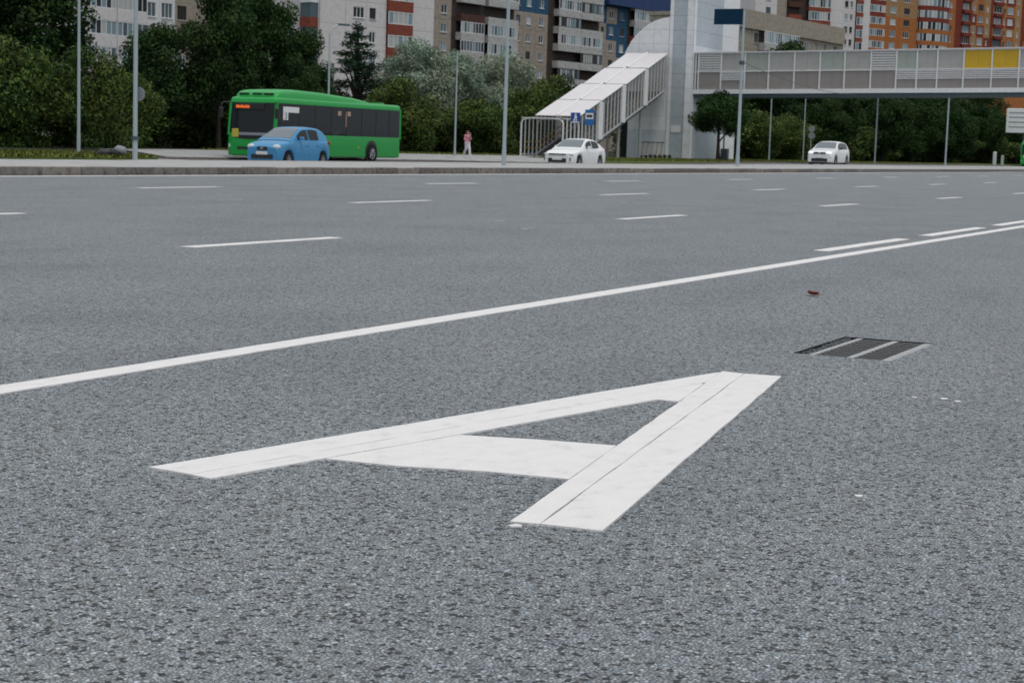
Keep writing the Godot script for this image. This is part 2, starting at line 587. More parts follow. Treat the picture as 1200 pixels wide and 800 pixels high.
	for s in [["far_pavement", -60.0, -92.0, 0.0, -51.6, M.paving_grey], ["stair_forecourt", -92.2, -118.0, -44.6, -51.6, M.paving_grey], ["kerb_lawn", -92.2, -118.0, 0.0, -44.58, M.turf], ["far_lawn", -118.2, -260.0, 0.0, -51.6, M.turf]]:
		m = MB.new()
		gr = []
		var n = 20
		for i in n + 1:
			var z = lerp(s[1], s[2], i / float(n))
			var row = []
			var e = s[3] if s[3] < 0.0 else far_edge(z) - 0.16
			for k in 7:
				var x = lerp(e, s[4], pow(k / 6.0, 1.4))
				row.append(Vector3(x, verge_y(x, z) + 0.012, z))
			gr.append(row)
		m.grid(gr, true, false, true)
		struct(s[0], m, s[5])
	# lawn on the median at its left end, with its own low edging
	m = MB.new()
	var lawn = [Vector2(-25.2, 40), Vector2(-25.2, -24), Vector2(-25.3, -31.5), Vector2(-26.4, -34.4), Vector2(-28.6, -36.2), Vector2(-31.4, -37.0), Vector2(-31.7, -34.0), Vector2(-31.7, 40)]
	m.prism(lawn, 0.05, 0.19)
	var l = struct("median_lawn", m, M.turf)
	var b = MB.new()
	blades(b, func(): return Vector3(rng.randf_range(-31.5, -25.25), 0.185, rng.randf_range(-37.0, -19.0)), func(p): return Geometry2D.is_point_in_polygon(Vector2(p.x, p.z), PackedVector2Array(lawn)), 26000, 0.07)
	var st = part(self, "lawn_grass", b, M.grass_blade)
	st.set_meta("kind", "stuff")
	tag(st, "short yellowish green grass covering the raised lawn of the median", "grass")
	b = MB.new()
	blades(b, func(): return Vector3(rng.randf_range(-47.5, -38.8), 0.0, rng.randf_range(-190.0, -92.5)), func(p): return p.x < far_edge(p.z) - 0.2 and (p.x > -44.5 or p.z < -118.0), 60000, 0.10)
	st = part(self, "verge_grass", b, M.grass_blade)
	st.set_meta("kind", "stuff")
	tag(st, "strip of short green grass at the foot of the white tower", "grass")
	b = MB.new()
	blades(b, func(): return Vector3(rng.randf_range(-52.6, -50.4), 0.0, rng.randf_range(-104.0, -72.0)), func(_p): return true, 12000, 0.10)
	st = part(self, "roadside_grass", b, M.grass_blade)
	st.set_meta("kind", "stuff")
	tag(st, "thin strip of grass below the dark shrubs behind the green bus", "grass")
func blades(b, where, inside, count, h):
	for i in count:
		var p = where.call()
		if not inside.call(p):
			continue
		if p.x < -40:
			p.y = verge_y(p.x, p.z) + 0.01
		var t = rng.randf() * TAU
		var w = Vector3(cos(t), 0, sin(t)) * h * 0.22
		var tip = Vector3(rng.randfn() * 0.4, 1, rng.randfn() * 0.4) * h * rng.randf_range(0.5, 1.3)
		var y = rng.randf()
		b.col = Color(lerp(0.075, 0.20, y), lerp(0.12, 0.21, y), lerp(0.025, 0.06, y))
		b.tri3(p - w, p + w, p + tip, Vector3(0, 1, 0), Vector3(0, 1, 0), Vector3(0, 1, 0.2))
	b.col = Color(1, 1, 1)

func ragged_plate(x0, x1, z0, z1, sd, amp = 0.006, step = 0.12):
	# a painted bar whose outline wavers a little, as thermoplastic on rough asphalt does
	var f = FastNoiseLite.new()
	f.seed = sd
	f.frequency = 3.0
	var p = []
	var n = int(max(2, abs(z1 - z0) / step))
	for i in n + 1:
		var z = lerp(z0, z1, i / float(n))
		p.append(Vector2(x0 + f.get_noise_2d(z, 0.0) * amp, z))
	for i in n + 1:
		var z = lerp(z1, z0, i / float(n))
		p.append(Vector2(x1 + f.get_noise_2d(z, 9.0) * amp, z))
	return p
func markings(road):
	# solid line beside the bus lane, with the broken line that runs along it further on
	for i in 12:
		var m = MB.new()
		var z0 = 2.0 - i * 4.0
		m.prism(ragged_plate(-3.69, -3.575, z0, z0 - 4.0, 5 + i), 0.0, 0.004)
		part(road, "solid_line", m, M.paint)
	var m2 = MB.new()
	m2.prism(ragged_plate(-3.69, -3.575, -46.0, -400.0, 50, 0.006, 6.0), 0.0, 0.004)
	part(road, "solid_line", m2, M.paint_far)
	for i in 9:
		var m = MB.new()
		var z0 = -13.7 - i * 3.65
		m.prism(ragged_plate(-3.99, -3.865, z0, z0 - 2.75, 70 + i), 0.0, 0.004)
		part(road, "broken_line", m, M.paint)
	# lane dashes
	for r in [[-7.3, -9.85, 7.76, 0.13], [-11.17, -10.6, 7.78, 0.13], [-15.5, -19.75, 8.36, 0.14]]:
		for k in range(-1, 24):
			var z0 = r[1] - k * r[2]
			var m = MB.new()
			m.prism(ragged_plate(r[0] - r[3] * 0.5, r[0] + r[3] * 0.5, z0, z0 - 1.93, 100 + k, 0.007, 0.2), 0.0, 0.004)
			part(road, "lane_dash", m, M.paint_far)
	# median edge line
	var me = MB.new()
	me.prism(ragged_plate(-20.0, -19.74, 40.0, -500.0, 200, 0.01, 4.0), 0.0, 0.004)
	part(road, "edge_line", me, M.paint_far)
	# remnants of older marks
	for k in [[-8.0, -7.55, 0.32], [-7.9, -15.7, 0.25], [-7.0, -14.5, 0.2], [-12.4, -17.3, 0.5], [-9.4, -22.6, 0.3], [-14.6, -27.3, 0.4]]:
		var m = MB.new()
		m.prism(ragged_plate(k[0] - 0.03, k[0] + 0.03, k[1], k[1] - k[2], int(-k[1] * 10), 0.02, 0.05), 0.0, 0.003)
		part(road, "paint_remnant", m, M.paint_worn)

func lane_letter():
	# the letter A of the bus lane, laid from strips with thin seams between them
	var t = thing("bus_lane_letter", "big white painted letter A lying across the grey asphalt lane", "road marking")
	var lo = func(z): return lerp(-2.514, -2.005, (z + 3.251) / (-5.857 + 3.251))
	var li = func(z): return lerp(-2.317, -1.944, (z + 3.22) / (-5.043 + 3.22))
	var ri = func(z): return lerp(-1.547, -1.871, (z + 3.20) / (-5.044 + 3.20))
	var ro = func(z): return lerp(-1.351, -1.797, (z + 3.227) / (-5.854 + 3.227))
	var ls = func(z): return lerp(-2.385, -1.952, (z + 3.22) / (-5.55 + 3.22))
	var rs = func(z): return lerp(-1.483, -1.927, (z + 3.20) / (-5.833 + 3.20))
	var side = func(f, z0, z1, off, sd):
		var n = FastNoiseLite.new()
		n.seed = sd
		n.frequency = 7.0
		var p = []
		for i in 25:
			var z = lerp(z0, z1, i / 24.0)
			p.append(Vector2(f.call(z) + off + n.get_noise_1d(z) * 0.004, z))
		return p
	var put = func(called, a, b):
		b.reverse()
		var m = MB.new()
		m.prism(a + b, 0.0, 0.0045)
		part(t, called, m, M.paint)
	put.call("stroke", side.call(lo, -3.251, -5.81, 0.0, 1), side.call(ls, -3.236, -5.50, -0.0012, 2) + [Vector2(ri.call(-5.53) - 0.002, -5.53), Vector2(ri.call(-5.81) - 0.002, -5.81)])
	put.call("stroke", side.call(ls, -3.233, -5.49, 0.0012, 3), side.call(li, -3.22, -5.035, 0.0, 4) + [Vector2(-1.944, -5.043), Vector2(ri.call(-5.044) - 0.002, -5.045), Vector2(ri.call(-5.48) - 0.002, -5.48)])
	put.call("stroke", side.call(ri, -3.20, -5.85, 0.0, 5), side.call(rs, -3.213, -5.833, -0.0018, 6))
	put.call("stroke", side.call(rs, -3.213, -5.835, 0.0018, 7), side.call(ro, -3.227, -5.854, 0.0, 8))
	# the cross bar, butted against both legs
	var bar = [Vector2(li.call(-3.585) + 0.003, -3.585), Vector2(-2.05, -3.604), Vector2(-1.84, -3.668), Vector2(ri.call(-3.694) - 0.003, -3.694), Vector2(ri.call(-4.19) - 0.003, -4.19), Vector2(-1.93, -4.15), Vector2(li.call(-4.09) + 0.003, -4.09)]
	var m = MB.new()
	m.prism(bar, 0.0, 0.004)
	part(t, "cross_bar", m, M.paint)

func drain_grate():
	var t = thing("drain_grate", "slotted cast iron drain grate sunk in the asphalt behind the letter", "drain grate", Vector3(-1.765, 0, -6.98))
	var m = MB.new()
	# the shaft: walls and floor
	m.quad(Vector3(-0.22, -0.6, 0.38), Vector3(-0.22, -0.6, -0.38), Vector3(-0.22, 0.0, -0.38), Vector3(-0.22, 0.0, 0.38))
	m.quad(Vector3(0.165, -0.6, -0.38), Vector3(0.165, -0.6, 0.38), Vector3(0.165, 0.0, 0.38), Vector3(0.165, 0.0, -0.38))
	m.quad(Vector3(-0.22, -0.6, -0.38), Vector3(0.165, -0.6, -0.38), Vector3(0.165, 0.0, -0.38), Vector3(-0.22, 0.0, -0.38))
	m.quad(Vector3(0.165, -0.6, 0.38), Vector3(-0.22, -0.6, 0.38), Vector3(-0.22, 0.0, 0.38), Vector3(0.165, 0.0, 0.38))
	m.quad(Vector3(-0.22, -0.6, 0.38), Vector3(0.165, -0.6, 0.38), Vector3(0.165, -0.6, -0.38), Vector3(-0.22, -0.6, -0.38))
	part(t, "shaft", m, M.pit_dark)
	for q in [[-0.152, 0.022], [0.0, 0.026], [0.135, 0.022], [0.156, 0.016]]:
		m = MB.new()
		m.box(Vector3(q[0], -0.028, 0), Vector3(q[1], 0.05, 0.755))
		part(t, "frame_bar", m, M.iron_worn)
	for e in [-0.368, 0.368]:
		m = MB.new()
		m.box(Vector3(0.0, -0.030, e), Vector3(0.29, 0.05, 0.016))
		part(t, "end_bar", m, M.iron)
	var sl = MB.new()
	sl.box(Vector3(0, 0, 0), Vector3(0.122, 0.035, 0.015))
	var sm = sl.mesh()
	for i in 11:
		for s in [-0.076, 0.071]:
			part(t, "slat", sm, M.iron, at(s, -0.022, -0.315 + i * 0.063))
	# crumbled asphalt edge beside the frame
	m = MB.new()
	var p = [Vector2(-0.221, 0.379)]
	for i in 40:
		var z = lerp(0.379, -0.379, i / 39.0)
		p.append(Vector2(-0.205 + rng.randf_range(-0.012, 0.016) + 0.01 * sin(z * 9.0), z))
	p.append(Vector2(-0.221, -0.379))
	m.prism(p, -0.07, -0.001)
	part(t, "broken_edge", m, M.asphalt)

# ---------------------------------------------------------------- buildings
func holed_panel(w, h, hole, th):
	# wall panel, origin at its lower left front corner; hole = Rect2 or null
	var key = "hp%.2f_%.2f_%s_%.2f" % [w, h, str(hole), th]
	if cache.has(key):
		return cache[key]
	var m = MB.new()
	var e = 0.012
	var a = Vector2(e, e)
	var b = Vector2(w - e, h - e)
	var P = func(x, y, z): return Vector3(x, y, z)
	var face = func(x0, y0, x1, y1):
		m.quad(P.call(x0, y0, 0), P.call(x1, y0, 0), P.call(x1, y1, 0), P.call(x0, y1, 0))
	if hole == null:
		face.call(a.x, a.y, b.x, b.y)
	else:
		var c0 = hole.position
		var c1 = hole.end
		face.call(a.x, a.y, b.x, c0.y)
		face.call(a.x, c1.y, b.x, b.y)
		face.call(a.x, c0.y, c0.x, c1.y)
		face.call(c1.x, c0.y, b.x, c1.y)
		m.quad(P.call(c0.x, c0.y, 0), P.call(c0.x, c1.y, 0), P.call(c0.x, c1.y, -th), P.call(c0.x, c0.y, -th))
		m.quad(P.call(c1.x, c1.y, 0), P.call(c1.x, c0.y, 0), P.call(c1.x, c0.y, -th), P.call(c1.x, c1.y, -th))
		m.quad(P.call(c0.x, c0.y, -th), P.call(c1.x, c0.y, -th), P.call(c1.x, c0.y, 0), P.call(c0.x, c0.y, 0))
		m.quad(P.call(c0.x, c1.y, 0), P.call(c1.x, c1.y, 0), P.call(c1.x, c1.y, -th), P.call(c0.x, c1.y, -th))
	m.quad(P.call(a.x, a.y, -th), P.call(a.x, a.y, 0), P.call(a.x, b.y, 0), P.call(a.x, b.y, -th))
	m.quad(P.call(b.x, a.y, 0), P.call(b.x, a.y, -th), P.call(b.x, b.y, -th), P.call(b.x, b.y, 0))
	m.quad(P.call(a.x, b.y, 0), P.call(b.x, b.y, 0), P.call(b.x, b.y, -th), P.call(a.x, b.y, -th))
	m.quad(P.call(a.x, a.y, -th), P.call(b.x, a.y, -th), P.call(b.x, a.y, 0), P.call(a.x, a.y, 0))
	cache[key] = m.mesh()
	return cache[key]
func frame_mesh(w, h, bars, t = 0.07, d = 0.08):
	var key = "fr%.2f_%.2f_%d_%.2f" % [w, h, bars, t]
	if cache.has(key):
		return cache[key]
	var m = MB.new()
	m.span(Vector3(0, 0, 0), Vector3(w, t, d))
	m.span(Vector3(0, h - t, 0), Vector3(w, h, d))
	for i in bars + 2:
		var x = lerp(t * 0.5, w - t * 0.5, i / float(bars + 1))
		m.span(Vector3(x - t * 0.5, t, 0.002), Vector3(x + t * 0.5, h - t, d - 0.002))
	cache[key] = m.mesh()
	return cache[key]
func sheet(w, h):
	var key = "sh%.2f_%.2f" % [w, h]
	if not cache.has(key):
		var m = MB.new()
		m.span(Vector3(0, 0, -0.02), Vector3(w, h, 0))
		cache[key] = m.mesh()
	return cache[key]
func any_pane():
	return [M.pane_dark, M.pane_dark, M.pane_mid, M.pane_mid, M.pane_blue, M.pane_curtain][rng.randi() % 6]
func window(b, u, v, w, h, n = -0.12, bars = -1, fm = null, pm = null):
	var f = part(b, "window", frame_mesh(w, h, bars if bars >= 0 else (1 if w < 1.5 else 2), 0.08), fm if fm else (M.frame_white if rng.randf() < 0.7 else M.frame_dark), at(u, v, n))
	part(f, "pane", sheet(w - 0.1, h - 0.1), pm if pm else any_pane(), at(0.05, 0.05, 0.03))
	var s = MB.new()
	s.span(Vector3(-0.05, -0.06, 0.02), Vector3(w + 0.05, -0.005, 0.22))
	part(f, "sill", s, M.frame_white)
func balcony(b, u0, u1, v, fh, depth, band, glazed, fm = null, ph = 1.05, both = true):
	# parapet with slab; above it panes or nothing, so the wall panel painted dark as loggia shade shows
	var w = u1 - u0
	var m = MB.new()
	m.span(Vector3(0, -0.12, 0.0), Vector3(w, 0.02, depth))
	m.span(Vector3(0, 0.02, depth - 0.09), Vector3(w, ph, depth))
	m.span(Vector3(0, 0.02, 0.0), Vector3(0.08, ph, depth - 0.09))
	m.span(Vector3(w - 0.08, 0.02, 0.0), Vector3(w, ph, depth - 0.09))
	var o = part(b, "balcony", m, band, at(u0, v, 0))
	if glazed:
		var gh = fh - ph - 0.14
		var bars = int(max(1, round(w / 0.75))) - 1
		part(o, "glazing_frame", frame_mesh(w - 0.04, gh, bars, 0.09), fm if fm else M.frame_white, at(0.02, ph + 0.003, depth - 0.09))
		var pw = (w - 0.04) / (bars + 1)
		for i in bars + 1:
			part(o, "pane", sheet(pw - 0.1, gh - 0.14), [M.pane_blue, M.pane_mid, M.pane_curtain, M.pane_blue, M.pane_dark, M.pane_curtain][rng.randi() % 6], at(0.07 + i * pw, ph + 0.07, depth - 0.05))
	return o
func building(called, label, P, d, u0, u1, top, depth, wall):
	var t = thing(called, label, "building")
	t.transform = Transform3D(Basis(d, Vector3.UP, d.cross(Vector3.UP)), P)
	var m = MB.new()
	m.span(Vector3(u0, 0, -depth), Vector3(u1, top, -0.22))
	m.span(Vector3(u0 - 0.15, top, -depth - 0.15), Vector3(u1 + 0.15, top + 0.5, 0.15))
	part(t, "wall", m, wall)
	return t
func clad(b, u0, u1, v, fh, wall, wins, th = 0.2):
	# one wall panel with at most one opening
	if wins == null:
		part(b, "wall_panel", holed_panel(u1 - u0, fh, null, th), wall, at(u0, v, 0))
		return
	var w = wins[1]
	var h = wins[2]
	var hole = Rect2(wins[0] - u0, wins[3] if wins.size() > 3 else 0.85, w, h)
	part(b, "wall_panel", holed_panel(u1 - u0, fh, hole, th), wall, at(u0, v, 0))
	window(b, wins[0], v + hole.position.y, w, h)
func buildings():
	white_block()
	loggia_block()
	low_block()
	striped_tower()
	brick_tower()
	pale_block()
func white_block():
	var d = Vector3(0.304, 0, -0.953).normalized()
	var b = building("panel_block", "white panel housing block with rust red loggias above the silvery willows", Vector3(-104.4, 0, -175.7), d, -8.0, 9.6, 24.0, 12.0, M.concrete_pale)
	var fh = 2.69
	for k in range(2, 8):
		var v = 14.46 - 0.85 + (k - 5) * fh
		clad(b, -7.95, -4.2, v, fh, M.concrete_pale, null)
		clad(b, -4.18, -1.1, v, fh, M.concrete_pale, [-3.1, 1.7, 1.25])
		clad(b, -1.08, 1.98, v, fh, M.concrete_pale, [-0.62, 0.95, 1.25])
		balcony(b, 2.02, 5.9, v - 0.62, fh, 0.35, M.red_band, true, null, 1.12)
		clad(b, 2.02, 5.9, v, fh, M.shade_and_dark_panel, null)
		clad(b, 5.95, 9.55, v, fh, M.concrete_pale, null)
		# corner balconies of the end wall
		var m = MB.new()
		m.span(Vector3(-9.1, v - 0.6, -2.2), Vector3(-8.0, v + 0.5, -0.3))
		var o = part(b, "corner_balcony", m, M.red_band if k % 2 else M.frame_white)
		m = MB.new()
		m.span(Vector3(-9.05, v + 0.5, -2.15), Vector3(-8.0, v + fh - 0.62, -0.35))
		part(o, "glazing", m, M.pane_mid)
func loggia_block():
	var d = Vector3(0.1477717, 0, -0.9890215).normalized()
	var b = building("loggia_block", "long brown and blue housing block with stacked balconies behind the stair", Vector3(-120.88, 0, -222.9), d, -2.3, 78.0, 26.6, 12.0, M.concrete_warm)
	var fh = 2.66
	var base = 13.75 - 0.95 - 2 * fh
	for k in range(0, 7):
		var v = base + k * fh
		var blue = k >= 5
		var wall = M.blue_wall if blue else M.concrete_warm
		clad(b, -2.3, 1.9, v, fh, M.blue_wall if k >= 6 else M.concrete_warm, [-0.55, 1.4, 1.25])
		clad(b, 1.92, 8.8, v, fh, M.shade_and_dark_panel, null)
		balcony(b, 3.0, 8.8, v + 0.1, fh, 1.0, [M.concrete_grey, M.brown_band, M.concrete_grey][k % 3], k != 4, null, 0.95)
		clad(b, 8.82, 9.68, v, fh, M.shade_and_dark_panel, null)
		clad(b, 9.7, 17.6, v, fh, M.shade_and_dark_panel, null)
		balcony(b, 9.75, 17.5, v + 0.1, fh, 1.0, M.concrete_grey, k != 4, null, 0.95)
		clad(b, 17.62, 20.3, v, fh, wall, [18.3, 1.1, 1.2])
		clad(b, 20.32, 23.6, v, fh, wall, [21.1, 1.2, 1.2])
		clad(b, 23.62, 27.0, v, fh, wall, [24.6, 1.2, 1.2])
		clad(b, 27.02, 42.0, v, fh, M.shade_and_dark_panel, null)
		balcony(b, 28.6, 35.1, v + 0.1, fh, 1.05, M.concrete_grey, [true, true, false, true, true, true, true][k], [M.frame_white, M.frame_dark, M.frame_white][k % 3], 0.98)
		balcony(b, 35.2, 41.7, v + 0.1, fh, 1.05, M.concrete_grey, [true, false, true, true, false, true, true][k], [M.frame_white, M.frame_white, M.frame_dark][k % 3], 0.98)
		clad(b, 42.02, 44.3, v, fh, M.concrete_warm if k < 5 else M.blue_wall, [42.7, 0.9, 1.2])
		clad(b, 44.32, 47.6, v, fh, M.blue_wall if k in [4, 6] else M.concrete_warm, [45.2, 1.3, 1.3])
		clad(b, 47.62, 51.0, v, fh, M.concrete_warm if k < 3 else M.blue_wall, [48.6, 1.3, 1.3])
		clad(b, 51.02, 66.0, v, fh, M.shade_and_dark_panel, null)
		balcony(b, 51.6, 58.4, v + 0.1, fh, 1.05, [M.concrete_grey, M.red_band][int(k == 4)], true, null, 0.98)
		balcony(b, 58.5, 65.8, v + 0.1, fh, 1.05, M.concrete_grey, k != 4, null, 0.98)
		clad(b, 66.02, 70.0, v, fh, wall, [67.4, 1.3, 1.3])
		clad(b, 70.02, 77.9, v, fh, wall, null)
	# blue cladding of the top storey, in separate boards
	for i in 13:
		var m = MB.new()
		m.span(Vector3(43.0 + i * 2.7, 23.75, 0.02), Vector3(45.66 + i * 2.7, 27.4, 1.25))
		part(b, "fascia_board", m, M.blue_roof)
func low_block():
	var d = Vector3(0.10, 0, -0.995).normalized()
	var b = building("low_block", "low beige block with a deep blank parapet above the bridge", Vector3(-75.96, 0, -222.5), d, -5.0, 36.3, 18.2, 11.0, M.concrete_beige)
	for i in 10:
		var m = MB.new()
		m.span(Vector3(-4.9 + i * 4.1, 16.9, 0.012), Vector3(-0.83 + i * 4.1, 19.3, 0.3))
		part(b, "parapet_panel", m, M.concrete_beige)
	for k in 3:
		var v = 14.25 - k * 2.66
		for q in [[-4.9, 3.0, -1.9], [3.05, 5.4, 4.0], [17.5, 20.6, 18.6], [20.65, 24.0, 21.6], [24.05, 27.4, 25.0], [27.45, 30.8, 28.4], [30.85, 36.25, 32.3]]:
			clad(b, q[0], q[1], v, 2.66, M.concrete_beige, [q[2], 1.2, 1.25, 0.95])
		clad(b, 5.45, 17.45, v, 2.66, M.shade_and_dark_panel, null)
		balcony(b, 5.5, 11.4, v + 0.1, 2.66, 0.9, M.concrete_grey, k != 1, null, 0.95)
		balcony(b, 11.5, 17.4, v + 0.1, 2.66, 0.9, M.frame_white, true, null, 0.95)
func striped_tower():
	# white high-rise with dark red balcony bands
	var d = Vector3(0.551, 0, -0.835).normalized()
	var b = building("striped_tower", "white high-rise with dark red balcony bands standing behind the low beige block", Vector3(-111.7, 0, -369.0), d, -14.0, 18.0, 44.0, 14.0, M.concrete_pale)
	for k in range(6, 13):
		var v = 2.73 * k + 1.61
		clad(b, -13.9, -8.0, v, 2.73, M.concrete_pale, [-11.0, 1.3, 1.35])
		clad(b, -7.95, -5.4, v, 2.73, M.concrete_warm, null)
		clad(b, -5.35, -0.1, v, 2.73, M.shade_and_dark_panel, null)
		balcony(b, -5.3, -1.8, v, 2.73, 0.8, M.brown_band if k % 2 else M.red_band, false, M.frame_dark)
		clad(b, -0.05, 6.1, v, 2.73, M.shade_and_dark_panel, null)
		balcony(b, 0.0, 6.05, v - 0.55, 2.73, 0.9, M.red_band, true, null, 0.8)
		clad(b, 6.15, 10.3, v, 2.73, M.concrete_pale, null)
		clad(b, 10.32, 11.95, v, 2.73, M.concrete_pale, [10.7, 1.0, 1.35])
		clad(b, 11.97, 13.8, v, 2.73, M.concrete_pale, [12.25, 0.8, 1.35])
		clad(b, 13.85, 15.8, v, 2.73, M.shade_and_dark_panel, null)
		balcony(b, 13.88, 15.75, v - 0.9, 2.73, 0.4, M.red_band, true, null, 0.85)
		clad(b, 15.85, 17.95, v, 2.73, M.concrete_pale, null)
func brick_tower():
	# orange brick high-rise: flat wing, rounded bay, then a wing of narrow bays
	var d = Vector3(0.443, 0, -0.897).normalized()
	var b = building("brick_tower", "orange and red brick high-rise with white glazed bays above the footbridge", Vector3(-107.7, 0, -404.8), d, -0.6, 82.0, 52.0, 14.0, M.brick_orange)
	var fh = 2.74
	for k in range(7, 15):
		var v = fh * k + 0.18
		var wall = M.brick_tan if k >= 12 else M.brick_orange
		clad(b, -0.55, 5.3, v, fh, M.shade_and_dark_panel, null)
		balcony(b, -0.5, 5.2, v - 0.3, fh, 0.7, M.brick_red if k > 11 else M.brick_orange, true, null, 1.0)
		clad(b, 5.35, 11.0, v, fh, wall, [7.7, 2.0, 1.45])
		clad(b, 11.02, 17.4, v, fh, wall, [12.5, 2.1, 1.45])
		# rounded bay
		var r0 = []
		var r1 = []
		for i in 13:
			var t = PI * i / 12.0
			r0.append(Vector3(23.0 - cos(t) * 5.4, v - 0.5, sin(t) * 2.4))
			r1.append(Vector3(23.0 - cos(t) * 5.4, v + 0.55, sin(t) * 2.4))
		var m = MB.new()
		m.grid([r0, r1], true, false, true)
		m.grid([r1, r1.map(func(p): return Vector3(lerp(23.0, p.x, 0.2), p.y, 0))], false, false, true)
		m.grid([r0, r0.map(func(p): return Vector3(lerp(23.0, p.x, 0.2), p.y, 0))], false, false, false)
		var o = part(b, "bay_parapet", m, M.brick_red if k > 11 else M.brick_orange)
		for i in 12:
			var p0 = r1[i]
			var p1 = r1[i + 1]
			var s = Vector3(0, fh - 1.06, 0)
			var e = (p1 - p0) * 0.09
			m = MB.new()
			m.quad(p0 + e, p1 - e, p1 - e + s, p0 + e + s)
			part(o, "pane", m, [M.pane_blue, M.pane_mid, M.pane_curtain, M.pane_curtain, M.pane_dark][rng.randi() % 5])
			m = MB.new()
			m.quad(p0 - e, p0 + e, p0 + e + s, p0 - e + s)
			part(o, "post", m, M.frame_white)
		# the wing of narrow bays beyond; some columns stand forward of the rest
		for q in [[28.6, 31.5, 1, 29.4, 0.8], [31.5, 33.6, 0, 0, 0], [33.6, 37.4, 0, 34.2, 2.6], [37.4, 39.6, 2, 38.2, 0.7], [39.6, 42.6, 0, 40.2, 1.9], [42.6, 45.0, 2, 43.5, 0.6], [45.0, 45.9, 0, 0, 0], [45.9, 49.8, 0, 46.4, 3.0], [49.8, 51.2, 1, 50.2, 0.7], [51.2, 54.8, 0, 51.8, 2.2], [54.8, 57.4, 2, 55.7, 0.6], [57.4, 58.8, 0, 0, 0], [58.8, 62.6, 2, 59.4, 2.8], [62.6, 67.0, 1, 64.2, 1.4], [67.0, 71.0, 0, 68.0, 2.4], [71.0, 76.0, 1, 72.6, 1.4], [76.0, 81.9, 2, 78.0, 1.6]]:
			var w = [M.brick_red, M.brick_orange, M.brick_tan][(q[2] + (1 if rng.randf() < 0.3 else 0)) % 3]
			if q[4] == 0:
				clad(b, q[0] + 0.01, q[1] - 0.01, v, fh, M.brick_red, null)
			else:
				clad(b, q[0] + 0.01, q[1] - 0.01, v, fh, w, [q[3], q[4], 1.6 if q[4] > 1.5 else 1.25])
		for q in [[33.6, 37.4], [45.9, 49.8], [67.0, 71.0]]:
			m = MB.new()
			m.span(Vector3(q[0] + 0.3, v - 0.12, 0.01), Vector3(q[1] - 0.3, v + 0.72, 0.75))
			part(b, "balcony", m, M.brick_red)
func pale_block():
	var d = Vector3(0.06, 0, -0.998).normalized()
	var b = building("pale_block", "pale housing block showing between the dark tree tops by the tall post", Vector3(-123.9, 0, -148.3), d, -14.0, 30.0, 22.0, 12.0, M.concrete_pale)
	for k in range(2, 7):
		var v = 2.8 * k + 1.5
		clad(b, -13.9, -7.0, v, 2.8, M.concrete_pale, [-11.0, 1.6, 1.5])
		clad(b, -6.98, -0.5, v, 2.8, M.concrete_pale, [-4.6, 1.6, 1.5])
		clad(b, -0.45, 9.4, v, 2.8, M.shade_and_dark_panel, null)
		balcony(b, -0.4, 4.4, v, 2.8, 0.9, M.concrete_pale, true, null, 1.1)
		balcony(b, 4.5, 9.3, v, 2.8, 0.9, M.concrete_pale, true, null, 1.1)
		clad(b, 9.45, 12.2, v, 2.8, M.frame_white, [10.3, 1.4, 1.6])
		clad(b, 12.22, 14.9, v, 2.8, M.frame_white, [12.6, 1.9, 1.7])
		clad(b, 14.92, 19.5, v, 2.8, M.concrete_beige, [15.3, 1.6, 1.6])
		clad(b, 19.52, 24.5, v, 2.8, M.concrete_beige, [21.0, 1.6, 1.6])
		clad(b, 24.52, 29.9, v, 2.8, M.concrete_beige, [26.0, 1.6, 1.6])

# ---------------------------------------------------------------- footbridge, tower and stair
func footbridge():
	tower()
	stair()
	span_over_road()
func panel_grid(t, called, T, us, vs, mats, sep = 0.014):
	# cladding panels over a wall: T maps (u, v, out) to the tower's own axes
	for i in us.size() - 1:
		for j in vs.size() - 1:
			var key = "pg%.3f_%.3f" % [us[i + 1] - us[i], vs[j + 1] - vs[j]]
			if not cache.has(key):
				var m = MB.new()
				m.bevel(Vector3((us[i + 1] - us[i]) * 0.5, 0.02, -(vs[j + 1] - vs[j]) * 0.5), Vector3(us[i + 1] - us[i] - sep, 0.04, vs[j + 1] - vs[j] - sep), 0.006)
				cache[key] = m.mesh()
			# panel built lying flat: stand it up
			var stand = Basis(Vector3(1, 0, 0), Vector3(0, 0, 1), Vector3(0, -1, 0))
			part(t, called, cache[key], mats.call(i, j), T * Transform3D(stand, Vector3(us[i], vs[j], 0)))
